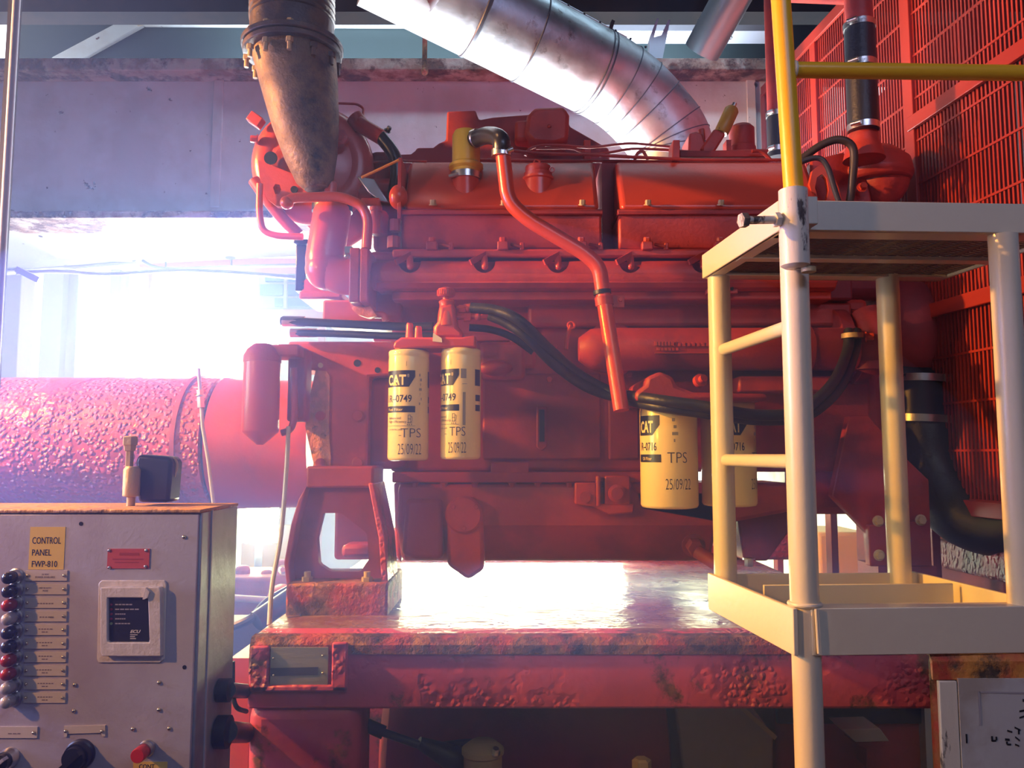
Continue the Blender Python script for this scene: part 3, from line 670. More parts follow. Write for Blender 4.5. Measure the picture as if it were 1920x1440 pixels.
for i, px in enumerate((812, 945, 1092, 1215, 1352, 1490)):
    base, cov, Y0, zl = v1 if i < 3 else v2
    B().hexbolt(at(px, 385, Y0-.006), (0,-.35,1), .008, .014).build('cover_bolt', TAN, cov)
    # clamp lugs under the lip
    b = B(); b.obox(at(px-2, 462, Y0-.012), (.014,0,0), (0,.012,0), (0,0,.011)); b.beam(at(px+12, 458, Y0-.004), at(px+34, 463, Y0-.014), .008, .008); b.beam(at(px+34,455,Y0-.01), at(px+34,470,Y0-.01), .012, .012); b.build('clamp_lug', RED, base, .003)
    B().hexbolt(at(px-2, 455, Y0-.012), (0,-.3,1), .009, .014).build('clamp_bolt', REDG, base)
b = B(); b.pbox(1128, 300, 1160, 470, 2.12, 2.3); b.build('cover_gap_wall', REDD, E)
b = B(); b.pbox(746, 295, 752, 410, 1.98, 2.2); b.build('end_flange', RED, E, .002)
b = B(); b.sphere(at(747, 370, 2.0), m(20, 2.0), (.9,1,1.2)); b.build('end_dome', REDG, E)
# head deck under the covers
b = B(); b.pbox(735, 466, 1600, 482, 1.975, 2.5); b.build('head_ledge', RED, E, .006)
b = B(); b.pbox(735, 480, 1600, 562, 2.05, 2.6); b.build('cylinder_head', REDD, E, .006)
# water manifold with scalloped top
ymn = 1.99; zm = at(0, 518, ymn).z; rm = m(29, ymn)
xm0 = at(700,518,ymn).x; xm1 = at(1560,518,ymn).x
b = B(); b.lathe([(rm*.9, 0), (rm, .01), (rm, xm1-xm0)], (xm0, ymn, zm), (1,0,0), 36)
mf = b.build('coolant_manifold', RED, E)
b = B()
for px in (768, 908, 1046, 1182, 1318): b.cyl(at(px, 492, ymn-.2), at(px, 490, ymn+.003), m(21, ymn), seg=28)
ct = b.build('cutter', RED, E)
md = mf.modifiers.new('recess', 'BOOLEAN'); md.object = ct; md.operation = 'DIFFERENCE'; md.solver = 'EXACT'
bpy.context.view_layer.update()
nm = bpy.data.meshes.new_from_object(mf.evaluated_get(bpy.context.evaluated_depsgraph_get()))
mf.modifiers.clear(); mf.data = nm; bpy.data.objects.remove(ct); nm.set_sharp_from_angle(angle=.6)
b = B(); b.xprism([(ymn-rm*.93, zm-rm*.55), (ymn-rm*.6, zm-rm*.95), (ymn+.05, zm-rm*.95), (ymn+.05, zm)], xm0+.01, xm1); b.build('manifold_foot', RED, mf, .004)
for px in (768, 908, 1046, 1182, 1318):
    # recess seen as dark boss, bolt and strut
    b = B(); b.cyl(at(px, 478, ymn-.002), at(px+1, 500, ymn-rm*.8), m(6.5,ymn)); b.sphere(at(px+1, 500, ymn-rm*.8), m(6.5,ymn), seg=12, rings=8); b.build('stud', REDG, mf)
    b = B(); b.beam(at(px-26, 492, ymn-rm), at(px+4, 476, ymn-.01), .006, .014); b.build('strut', RED, mf)
b = B(); b.pbox(735, 545, 1560, 562, 1.995, 2.2); b.build('lower_ledge', RED, E, .004)

# aftercooler housing behind the covers
b = B(); b.prism([(700, 305), (700, 290), (770, 288), (778, 282), (782, 276), (812, 276), (822, 268), (836, 262), (838, 208), (892, 206), (898, 224), (925, 219), (990, 214), (1010, 208), (1064, 214), (1068, 236), (1142, 278), (1146, 345), (700, 345)], 2.28, 2.44); b.build('aftercooler', REDD, E, .006)
b = B(); b.prism([(988, 216), (1002, 200), (1058, 198), (1068, 214), (1066, 262), (1042, 270), (1000, 268), (984, 250)], 2.20, 2.30); ac = b.build('aftercooler_cap', RED, E, .012)
B().sphere(at(1030, 237, 2.20), .006, seg=10, rings=6).build('cap_screw', RED, ac)
b = B(); b.prism([(965, 225), (1000, 222), (1005, 265), (965, 262)], 2.23, 2.3); b.build('aftercooler_step', RED, E, .01)
b = B(); b.prism([(1095, 262), (1108, 262), (1108, 310), (1095, 310)], 2.22, 2.28); b.build('line_clip', RED, E, .002)
# injector lines
def line(pts, Y, r, name='fuel_line', M=RED):
    b = B(); b.tube([at(x, y, Y) for x, y in pts], r, 10, rad=.03); return b.build(name, M, E)
line([(960, 283), (1010, 288), (1100, 290), (1300, 300), (1480, 300)], 2.10, .0045)
line([(985, 292), (990, 280), (1012, 272), (1060, 272), (1090, 276), (1118, 276), (1180, 268), (1260, 276), (1275, 276)], 2.17, .004)
line([(1005, 278), (1075, 277), (1100, 290), (1135, 288), (1185, 278), (1260, 282), (1310, 286), (1440, 282)], 2.17, .004)
line([(900, 300), (1100, 302), (1440, 305)], 2.12, .0045)
line([(1190, 300), (1196, 285), (1206, 283), (1215, 300)], 2.14, .0045)
line([(700, 305), (745, 302), (800, 303)], 2.12, .004)
b = B(); b.prism([(1262, 262), (1275, 262), (1275, 300), (1260, 300)], 2.10, 2.16); b.build('line_clip', RED, E, .002)
b = B(); b.pbox(1275, 282, 1440, 294, 2.12, 2.16); b.build('line_clip', REDD, E, .002)
line([(1410, 283), (1428, 283), (1445, 300)], 2.1, .005)
# governor actuator with yellow solenoid
k = thing('governor_actuator', at(1350, 300, 2.2), 'red governor housing with a slanting yellow solenoid on top of the engine', 'actuator')
b = B(); b.prism([(1292, 250), (1305, 245), (1318, 250), (1324, 270), (1324, 300), (1290, 300)], 2.2, 2.3); b.prism([(1318, 300), (1316, 275), (1340, 240), (1362, 250), (1340, 285), (1336, 300)], 2.18, 2.26); b.prism([(1310, 240), (1322, 238), (1324, 262), (1312, 262)], 2.22, 2.28); b.build('housing', RED, k, .006)
b = B(); c0 = at(1392, 300, 2.25); b.lathe([(m(26,2.25), 0), (m(26,2.25), .035), (m(24,2.25), .038), (m(24,2.25), .092), (m(18,2.25), .102)], c0, (0,0,1), 28); b.build('canister', REDD, k)
b = B(); b.pbox(1362, 262, 1372, 300, 2.2, 2.24); b.build('bracket', RED, k)
p0 = at(1352, 250, 2.2); p1 = at(1374, 202, 2.2); d_ = (p1-p0)
b = B(); b.lathe([(m(12,2.2), 0), (m(14,2.2), .008), (m(14,2.2), d_.length*.9), (m(10,2.2), d_.length)], p0, d_, 20); b.build('solenoid', mat('dull_yellow_solenoid', (0.50,0.27,0.03), .4), k)
b = B(); b.cyl(p1, p1+d_.normalized()*.014, m(4.5,2.2)); b.build('tip', STEEL, k)
b = B(); b.beam(p0.lerp(p1,.1)+Vector((-.012,-.014,0)), p0.lerp(p1,.95)+Vector((-.012,-.014,0)), .004, .004); b.build('groove', BLACK, k)

# thermostat housing at the right end
b = B(); b.lathe([(m(38,2.05), 0), (m(33,2.05), .03), (m(28,2.05), .05), (m(28,2.05), .085)], at(1620, 300, 2.02), (0,0,1), 28); b.build('riser_neck', RED, E)
b = B(); b.lathe([(m(62,2.15), 0), (m(70,2.15), .02), (m(64,2.15), .06), (m(46,2.15), .085), (m(30,2.15), .10)], at(1640, 345, 2.14), (0,0,1), 32); b.sphere(at(1652, 330, 2.14), m(52,2.14), (1,1,1.2)); b.prism([(1520, 300), (1580, 285), (1620, 300), (1640, 400), (1520, 400)], 2.10, 2.3); th = b.build('thermostat_housing', RED, E, .006)
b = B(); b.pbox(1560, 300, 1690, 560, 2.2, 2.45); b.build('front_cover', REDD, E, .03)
for px, py in ((1600, 300), (1655, 318), (1616, 352)): B().hexbolt(at(px, py, 2.07), (0,-1,.2), .010, .016).build('bolt', REDG, th)
outer = resample([at(x, y, 2.02) for x, y in ((1518, 345), (1524, 318), (1540, 308), (1556, 316), (1572, 350), (1584, 400), (1530, 400))], 40)
hole = resample([at(x, y, 2.02) for x, y in ((1528, 352), (1532, 332), (1542, 326), (1550, 334), (1554, 356), (1548, 382), (1538, 384))], 40)
plate_hole(outer, hole, 2.02, 2.035).build('lifting_eye', ORANGE, E)
# pulley / water pump below platform
b = B(); b.lathe([(.10, 0), (.10, .03), (.085, .035), (.085, .05), (.10, .055), (.10, .085)], at(1555, 650, 2.1), (1,0,0), 36); b.build('pulley', REDD, E)
b = B(); b.tube([at(1625, 590, 2.05), at(1640, 640, 2.02), at(1620, 690, 2.05)], .045, 24, smooth=True); b.lathe([(.06,0),(.06,.02)], at(1630, 695, 2.04), (0,0,1), 28); b.build('water_pump_elbow', RED, E)
b = B(); b.sphere(at(1700, 620, 2.25), m(95, 2.25), (.8,.8,1.1)); b.build('fan_drive', REDD, E)
b = B(); b.pbox(1325, 535, 1384, 550, 1.97, 1.99); tbk = b.build('tab_bracket', RED, E, .002)
B().cyl(at(1372, 541, 1.971), at(1372, 541, 1.965), .005).build('tab_hole', BLACK, tbk)

# flywheel housing plates at the left end
b = B(); b.prism([(540, 640), (770, 640), (770, 702), (692, 706), (688, 880), (700, 905), (572, 905), (590, 880), (592, 694), (545, 694), (540, 660)], 2.02, 2.14); fh = b.build('flywheel_housing', RED, E, .006)
for px, py in ((602, 780), (672, 780), (602, 868), (672, 868)):
    B().lathe([(.016, 0), (.016, .004), (.012, .006), (.012, .012)], at(px, py, 2.02), (0,-1,0), 20).build('bolt', RED, fh)
for px, py, r_ in ((670, 681, 7), (708, 694, 5.5)):
    B().lathe([(m(r_,2.0), 0), (m(r_,2.0), .0012)], at(px, py, 2.02), (0,-1,0), 20).build('bolt_hole', BLACK, fh)
B().lathe([(m(5,2.0), 0), (m(5,2.0), .0012)], at(601, 685, 2.02), (0,-1,0), 16).build('bare_spot', mat('bare_primer', (.75,.55,.45), .6), fh)
b = B(); b.prism([(592, 694), (612, 696), (618, 705), (618, 735), (616, 800), (620, 860), (616, 900), (575, 905), (588, 870), (572, 800), (580, 745)], 2.013, 2.03); b.build('flaked_strip', mat('flaked_paint', (0.62,0.22,0.15), .6, col2=(.40,.18,.12), scale=26, bump=.8, bump_scale=40, rust=(.14,.09,.07), rust_scale=16, rust_lo=.58, rust_hi=.64), fh)
b = B(); b.pbox(540, 652, 572, 790, 1.97, 2.03); b.build('canister_bracket', REDD, E, .006)
# lower rear support block behind the mount
b = B(); b.pbox(628, 905, 700, 1050, 2.2, 2.4); b.pbox(640, 1022, 696, 1046, 2.1, 2.2); b.build('rear_housing_foot', RED, E, .01)
b = B(); b.prism([(738, 905), (756, 905), (752, 1056), (742, 1040)], 2.15, 2.5); b.build('pan_end', RED, E, .006)
# items under the exhaust elbow
b = B(); b.pbox(605, 562, 740, 604, 2.05, 2.3); b.pbox(560, 545, 640, 560, 2.1, 2.3); b.build('rear_ledge', REDD, E, .006)
b = B(); b.prism([(655, 566), (668, 565), (680, 576), (694, 574), (706, 592), (690, 596), (672, 590), (660, 580)], 1.98, 2.0); b.build('paint_chip_flap', mat('flap_paint', (0.70,0.20,0.10), .6, bump=.5, bump_scale=60), E)
b = B(); b.tube([at(703, 590, 2.0), at(720, 590, 2.0), at(724, 602, 2.0)], .009, 12, rad=.01); b.build('drain_cock', REDG, E)
# wiring and fittings behind elbow
b = B(); b.pbox(700, 372, 745, 470, 2.06, 2.3); b.pbox(690, 470, 750, 600, 2.04, 2.3); b.build('rear_head_end', REDD, E, .012)
b = B(); b.lathe([(.022, 0), (.024, .05), (.018, .06)], at(711, 440, 2.02), (0,0,1), 20); b.lathe([(.014,0),(.014,.03)], at(740, 434, 1.99), (0,0,1), 8); b.lathe([(.017,0),(.017,.03)], at(738, 466, 1.99), (0,0,1), 8); b.lathe([(.012,0),(.012,.06),(.016,.06),(.016,.07)], at(704,440,1.98), (0,0,1), 16); b.build('sensor_port', RED, E)
B().pbox(676, 370, 712, 386, 2.02, 2.1).build('sensor_block', RED, E, .004)
# ================================================================ TURBO, PIPES, HOSES, FILTERS
k = thing('turbocharger', at(590, 440, 2.12), 'rounded red turbocharger at the upper left end of the engine under the brown cone', 'turbocharger')
Yt = 2.12
cc = at(588, 312, Yt)
b = B(); R_ = m(86, Yt)
b.torus(cc, (0.12,-1,0), R_, m(30,Yt), 56, 20); b.lathe([(m(88,Yt), -.05), (m(88,Yt), .03), (m(60,Yt), .05)], cc, (.12,-1,0), 48); b.build('volute', REDG, k)
b = B(); b.lathe([(m(96,Yt+.08), -.02), (m(106,Yt+.08), .02), (m(106,Yt+.08), .10), (m(80,Yt+.08), .14)], at(604, 322, Yt+.18), (0,-1,0), 48); b.build('back_housing', RED, k)
b = B(); b.lathe([(m(48,Yt), 0), (m(46,Yt), .03), (m(40,Yt), .05)], at(560, 320, Yt-.03), (0,-1,.1), 36); b.build('centre_housing', REDD, k)
outer = resample([at(x, y, 2.02) for x, y in ((484, 300), (530, 318), (560, 330), (590, 345), (588, 365), (545, 368), (536, 385), (520, 388), (500, 372), (488, 340))], 48)
hole = resample([at(x, y, 2.02) for x, y in ((512, 352), (516, 345), (524, 346), (527, 355), (524, 364), (516, 364))], 48)
plate_hole(outer, hole, 2.02, 2.04).build('flange_lug', RED, k)
b = B(); b.lathe([(m(7,2.0),0),(m(7,2.0),.004)], at(552, 356, 2.02), (0,-1,0), 16); b.lathe([(m(13,2.0),0),(m(13,2.0),.004)], at(508, 297, 2.03), (0,-1,0), 20); b.build('dark_opening', BLACK, k)
b = B(); b.obox(at(480, 226, 2.05), (.016,0,-.011), (0,.014,0), (.008,0,.012)); b.build('oil_plug', REDG, k, .003)
b = B(); b.hexbolt(at(484, 262, 2.06), (-1,-.3,0), .010, .02); b.build('side_bolt', RED, k)
b = B(); b.lathe([(m(16,2.08),0),(m(16,2.08),.02),(m(11,2.08),.022),(m(11,2.08),.03)], at(640, 262, 2.06), (0,-1,0), 6); b.build('hex_plug', RED, k)
b = B(); b.tube([at(476,338,2.06), at(500,372,2.06), at(530,410,2.08), at(560,440,2.1)], .016, 16, smooth=True); b.build('drain_pipe', RED, k)
b = B(); b.prism([(545, 385), (600, 360), (690, 372), (700, 430), (640, 470), (590, 440)], Yt+.02, Yt+.15); b.build('outlet_casting', REDD, k, .015)
b = B(); b.lathe([(.016,0),(.016,.03),(.012,.034)], at(620, 365, 2.02), (0,0,1), 20); b.build('oil_inlet', REDG, k)
b = B(); b.prism([(668, 330), (700, 335), (730, 380), (712, 378), (690, 360)], 2.03, 2.06); b.build('bright_bracket', ALU2, k, .003)
b = B(); b.pbox(640, 330, 760, 372, 2.10, 2.3); b.pbox(690, 280, 740, 372, 2.14, 2.4); b.build('compressor_neck', REDD, k, .02)

k = thing('exhaust_elbow', at(640, 570, 2.0), 'fat smooth red elbow pipe curving from turbocharger into the manifold', 'pipe')
b = B(); b.tube([at(625, 385, 2.03), at(618, 430, 2.0), at(606, 500, 1.99), at(640, 518, 1.99), at(672, 518, 1.99)], m(44, 1.99), 32, smooth=False, rad=.085, n=14, radii=(m(36,1.99), m(36,1.99))); b.sphere(at(610,505,1.99), m(38,1.99), (1,1,1.05)); b.build('elbow', REDG, k)
b = B(); b.pbox(655, 464, 673, 566, 1.925, 2.06); b.build('flange', RED, k, .004)
b = B(); b.pbox(675, 464, 690, 566, 1.925, 2.06); b.build('flange', RED, k, .004)
b = B(); b.lathe([(m(39,2.0), 0), (m(39,2.0), .022)], at(623, 398, 2.03), (0,0,1), 32); b.build('collar', BLACK, k)
b = B(); b.pbox(646, 462, 660, 474, 1.93, 1.96); b.sphere(at(650, 480, 1.925), .007, seg=10, rings=8); b.build('bolt', STEEL, k)
k = B(); k.tube([at(532, 382, 1.93), at(548, 371, 1.93), at(640, 368, 1.93), at(678, 385, 1.93), at(690, 410, 1.93), at(687, 466, 1.93)], m(9.5,1.93), 18, rad=.05); k.sphere(at(538,380,1.93), m(13,1.93))
tag(k.build('coolant_return_pipe', REDG), 'bent red tube arching over the fat red elbow', 'pipe')
k = B(); k.tube([at(487, 345, 2.0), at(486, 400, 2.0), at(492, 434, 2.0), at(520, 443, 2.0), at(568, 444, 2.0)], m(6.5,2.0), 14, rad=.04)
tag(k.build('vent_loop_pipe', REDG), 'slim red tube looping at the far left below the turbocharger', 'pipe')
k = B(); k.pbox(555, 452, 572, 545, 2.12, 2.2); k.pbox(550, 448, 577, 456, 2.1, 2.2)
tag(k.build('sensor_column', RUBS, bevel=.003), 'narrow dark vertical bar left of the fat red elbow', 'bar')
k = B(); k.prism([(563, 524), (600, 520), (612, 552), (566, 552)], 2.12, 2.3)
tag(k.build('red_side_box', RED, bevel=.004), 'small plain red box under the fat elbow at its left', 'box')
# thin oil line above and yellow dipstick
k = B(); k.tube([at(612, 193, 2.12), at(670, 195, 2.12), at(682, 203, 2.12), at(680, 220, 2.1)], .0035, 8, rad=.02)
tag(k.build('oil_line', RED), 'thin dark red line bending behind the brown cone', 'pipe')
k = B(); k.tube([at(678, 333, 1.96), at(748, 300, 1.98)], .0035, 8)
tag(k.build('dipstick_wire', mat('orange_wire', (.85,.32,.05), .5)), 'short straight orange rod between turbocharger and valve cover', 'rod')
k = thing('breather_hose', at(735, 380, 2.05), 'black hose with a red end fitting curving down right of the turbocharger', 'hose')
b = B(); b.tube([at(710, 252, 2.08), at(738, 290, 2.08), at(744, 330, 2.08), at(734, 385, 2.08)], m(13,2.08), 20, smooth=True); b.build('hose', RUBS, k)
b = B(); b.tube([at(672, 232, 2.09), at(716, 258, 2.08)], m(15,2.08), 20); b.tube([at(664,220,2.1), at(680,240,2.1)], m(17,2.1), 20); b.build('fitting', RED, k)
b = B(); b.hexbolt(at(726, 246, 2.05), (.5,-.5,.5), .007, .014); b.build('clamp_screw', RUBS, k)

# exhaust cone and bellows
Yx = 2.0
k = thing('exhaust_bellows', at(590, 340, Yx), 'brown burnt exhaust cone with a bolted flange and dark bellows above the turbocharger', 'exhaust')
top = at(551, 92, Yx); bot = at(592, 346, Yx); d_ = (bot-top).normalized(); Lc = (bot-top).length
b = B(); b.lathe([(m(80,Yx), 0.01), (m(74,Yx), Lc*.25), (m(64,Yx), Lc*.55), (m(50,Yx), Lc*.8), (m(36,Yx), Lc*.97), (m(22,Yx), Lc*1.03)], top, d_, 56); b.build('cone', BURNT, k)
ax = Vector((-0.02, 0, 1)).normalized()
b = B(); b.lathe([(m(94,Yx), 0), (m(94,Yx), .014)], at(549,106,Yx), ax, 56); b.lathe([(m(97,Yx), .016), (m(97,Yx), .030)], at(549,106,Yx), ax, 56); fl = b.build('flange', BURNTD, k, .002)
for i in range(12):
    a = 2*PI*i/12 + .2; c_ = at(549, 112, Yx) + Vector((m(86,Yx)*math.cos(a), m(86,Yx)*math.sin(a), 0))
    b = B(); b.hexbolt(c_+Vector((0,0,.038)), (0,0,1), .009, .010, False); b.lathe([(.0095,0),(.0095,.012)], c_-Vector((0,0,.012)), (0,0,1), 6); b.lathe([(.006,0),(.006,.022)], c_-Vector((0,0,.032)), (0,0,1), 10); b.build('bolt', TAN if 3 < i < 10 else BURNTD, fl)
prof = [(m(80,Yx), .03), (m(80,Yx), .09)]
h = .09
for i in range(9):
    prof += [(m(76,Yx), h), (m(82,Yx), h+.004), (m(82,Yx), h+.010), (m(76,Yx), h+.014)]; h += .018
prof += [(m(78,Yx), h), (m(78,Yx), h+.6)]
b = B(); b.lathe(prof, at(548,106,Yx), ax, 56); b.build('bellows', BURNTD, k)
# big clad exhaust pipe
pts = [at(1262, 330, 2.7495), at(1256, 262, 2.7495), at(1180, 170, 2.7378)]
p_hi = at(700, -92, 2.2932)
k = thing('clad_exhaust_pipe', at(1262, 300, 2.7495), 'wide shiny silver clad pipe slanting down from the top centre to the engine', 'pipe')
dirp = (at(860, 10, 2.4804) - at(1195, 178, 2.7378)).normalized()
rp = m(80, 2.7378)
b = B(); b.tube([at(1262, 345, 2.7846), at(1262, 268, 2.7846), at(1178, 168, 2.7319), at(700, -78, 2.3634)], rp, 56, rad=.234, n=16); pipe = b.build('cladding', ALU, k, angle=50)
b = B(); b.lathe([(m(52, 2.7846), 0), (m(52, 2.7846), .06), (m(60, 2.7846), .08)], at(1262, 318, 2.7846)-Vector((0,0,.03)), (0,0,1), 40); b.build('neck', ALU2, k)
SEAMD = mat('dark_seam', (.10,.10,.12), .5, .6)
def band(c_, ax_, name='band', w=.010, rr=rp*1.006, M=SEAMD):
    b = B(); b.lathe([(rr, -w), (rr*1.018, -w*.6), (rr*1.018, w*.6), (rr, w)], c_, ax_, 56, cap=False); b.build(name, M, k)
A_ = at(1178, 168, 2.7319); Z_ = at(700, -78, 2.3634); dd = (Z_-A_).normalized()
for t_ in (.145, .16): band(A_.lerp(Z_, t_), dd, 'band', .003, rp*1.004)
for t_ in (.42,): band(A_.lerp(Z_, t_), dd, 'band', .003, rp*1.004)
band(A_.lerp(Z_, .62), dd, 'band', .008)
path = fillet([at(1262, 345, 2.7846), at(1262, 268, 2.7846), at(1178, 168, 2.7319), at(700, -78, 2.3634)], .234, 16)
for i in (4, 9, 14, 19, 24, 29):
    if i+1 < len(path): band(path[i], path[i+1]-path[i], 'seam', .002, rp*1.003)
# lap seam with rivets along the side
sd = dd.cross(Vector((0,-1,.0))).normalized(); 
if sd.z < 0: sd = -sd
off = (sd*.80 + Vector((0,-1,0))*.60).normalized(); off = (off - dd*off.dot(dd)).normalized()
b = B(); b.tube([A_.lerp(Z_, .10)+off*rp*1.0, A_.lerp(Z_, .9)+off*rp*1.0], .003, 8); sm = b.build('lap_seam', ALU2, k)
b = B()
for i in range(14): b.sphere(A_.lerp(Z_, .02+i*.065)+off*rp*1.012, .0045, seg=8, rings=6)
b.build('rivet', BLACK, sm)
b = B(); q_ = A_.lerp(Z_, .17)+off*rp*1.02; b.obox(q_, dd*.006, sd*.022, off*.006); b.build('strap_buckle', BLACK, k)
# elbow of the same pipe crossing the top edge
b = B(); b.tube([at(760, -16, 1.8), at(800, -70, 1.8), at(860, -160, 1.8)], m(60,1.8), 40); tag(b.build('upper_duct_stub', ALU), 'end of a second brownish duct dipping in at the top edge', 'duct')
b = B(); b.tube([at(1316, 96, 2.9), at(1442, -130, 2.6)], m(37,2.8), 40)
k = thing('slim_duct', at(1320, 90, 2.9), 'slimmer bluish galvanised duct slanting at the top, left of the yellow rail', 'duct'); b.build('duct', ALU2, k)
b = B(); b.lathe([(m(39,2.85), -.002), (m(39,2.85), .002)], at(1340, 54, 2.865), at(1442,-130,2.6)-at(1316,96,2.9), 40, cap=False); b.build('seam', GREY, k)
# small upright bracket behind the clad pipe
b = B(); b.prism([(1218, 70), (1232, 34), (1235, 34), (1226, 70), (1240, 66), (1253, 37), (1257, 37), (1252, 60), (1242, 112), (1218, 112)], 3.25, 3.30)
tag(b.build('pipe_bracket', PALE), 'small U-shaped grey bracket standing behind the silver pipe', 'bracket')

# crankcase breather
Yv = 2.055
k = thing('crankcase_breather', at(875, 372, Yv), 'yellow breather cap on a red stub clamped on the first valve cover', 'breather')
zb = at(0, 375, Yv).z
def zz(py, Y): return at(0, py, Y).z
x_ = at(874, 300, Yv).x
b = B(); b.lathe([(m(28,Yv), 0), (m(27,Yv), zz(338,Yv)-zz(392,Yv))], (x_, Yv, zz(392,Yv)), (0,0,1), 32); b.build('stub', REDG, k)
b = B(); b.lathe([(m(27,Yv), zz(332,Yv)), (m(27,Yv), zz(320,Yv)), (m(33,Yv), zz(316,Yv)), (m(33,Yv), zz(311,Yv)), (m(27,Yv), zz(306,Yv)), (m(27,Yv), zz(256,Yv)), (m(23,Yv), zz(248,Yv)), (m(12,Yv), zz(246,Yv))], (x_, Yv, 0), (0,0,1), 32); b.build('cap', YELC, k)
b = B(); b.lathe([(m(30,Yv), zz(338,Yv)), (m(30,Yv), zz(326,Yv))], (x_, Yv, 0), (0,0,1), 32); cl = b.build('clamp', STEEL, k)
B().cyl(at(842, 331, Yv-.03), at(860, 326, Yv-.035), .005, seg=10).build('clamp_screw', STEEL, cl)
Yv2 = 1.88
k = thing('breather_tube', at(1160, 768, Yv2), 'long red tube running diagonally down the engine from a black rubber elbow', 'pipe')
b = B(); b.tube([at(888, 262, 2.035), at(915, 254, 1.96), at(938, 262, Yv2), at(940, 292, Yv2)], m(17.5,Yv2), 24, smooth=True, n=8); b.build('rubber_elbow', RUBS, k)
b = B(); b.tube([at(943, 290, Yv2), at(953, 378, Yv2), at(990, 412, Yv2), at(1095, 474, Yv2), at(1124, 500, Yv2), at(1132, 560, Yv2), at(1165, 770, Yv2-.05)], m(14.5,Yv2), 24, rad=.07, n=9); b.build('tube', REDG, k)
b = B(); b.lathe([(m(19,Yv2), -.008), (m(19,Yv2), .008)], at(893, 259, 2.02), (1,-.6,.15), 28); b.build('clamp', STEEL, k)
b = B(); b.lathe([(m(19,Yv2), -.008), (m(19,Yv2), .008)], at(940, 288, Yv2), (0,0,1), 28); b.cyl(at(952,283,Yv2-.02), at(962,279,Yv2-.02), .006); b.build('clamp', STEEL, k)
b = B(); b.lathe([(m(17,Yv2), -.004), (m(17,Yv2), .006)], at(1129, 549, Yv2), (-.1,0,1), 28); b.build('gasket_strip', RUB, k)
b = B(); b.lathe([(m(17.5,Yv2), -.011), (m(17.5,Yv2), .011)], at(1133, 565, Yv2), (-.12,0,1), 28); b.pbox(1145, 553, 1171, 576, Yv2-.004, Yv2+.002); cl = b.build('pipe_clip', RED, k, .001)
B().hexbolt(at(1163, 562, Yv2-.004), (0,-1,0), .006, .008).build('bolt', REDG, cl)
# second capped neck
k = thing('oil_filler_neck', at(1010, 376, Yv), 'red capped filler neck right of the yellow breather cap', 'filler')
x_ = at(1009, 340, Yv).x
b = B(); b.lathe([(m(28,Yv), zz(392,Yv)), (m(27,Yv), zz(340,Yv)), (m(30,Yv), zz(338,Yv)), (m(30,Yv), zz(334,Yv))], (x_, Yv, 0), (0,0,1), 32); b.build('neck', REDG, k)
b = B(); b.lathe([(m(26,Yv), zz(334,Yv)), (m(27,Yv), zz(326,Yv)), (m(22,Yv), zz(325,Yv)), (m(25,Yv), zz(318,Yv)), (m(24,Yv), zz(313,Yv)), (m(8,Yv), zz(311,Yv))], (x_, Yv, 0), (0,0,1), 32); b.build('cap', RED, k)
b = B(); b.tube([at(1000, 311, Yv), at(1004, 300, Yv), at(1012, 303, Yv), at(1010, 311, Yv)], .0025, 8, smooth=True); b.torus(at(1035, 318, Yv-.02), (0,-1,0), .006, .002, 14, 6); b.build('wing_latch', REDG, k)

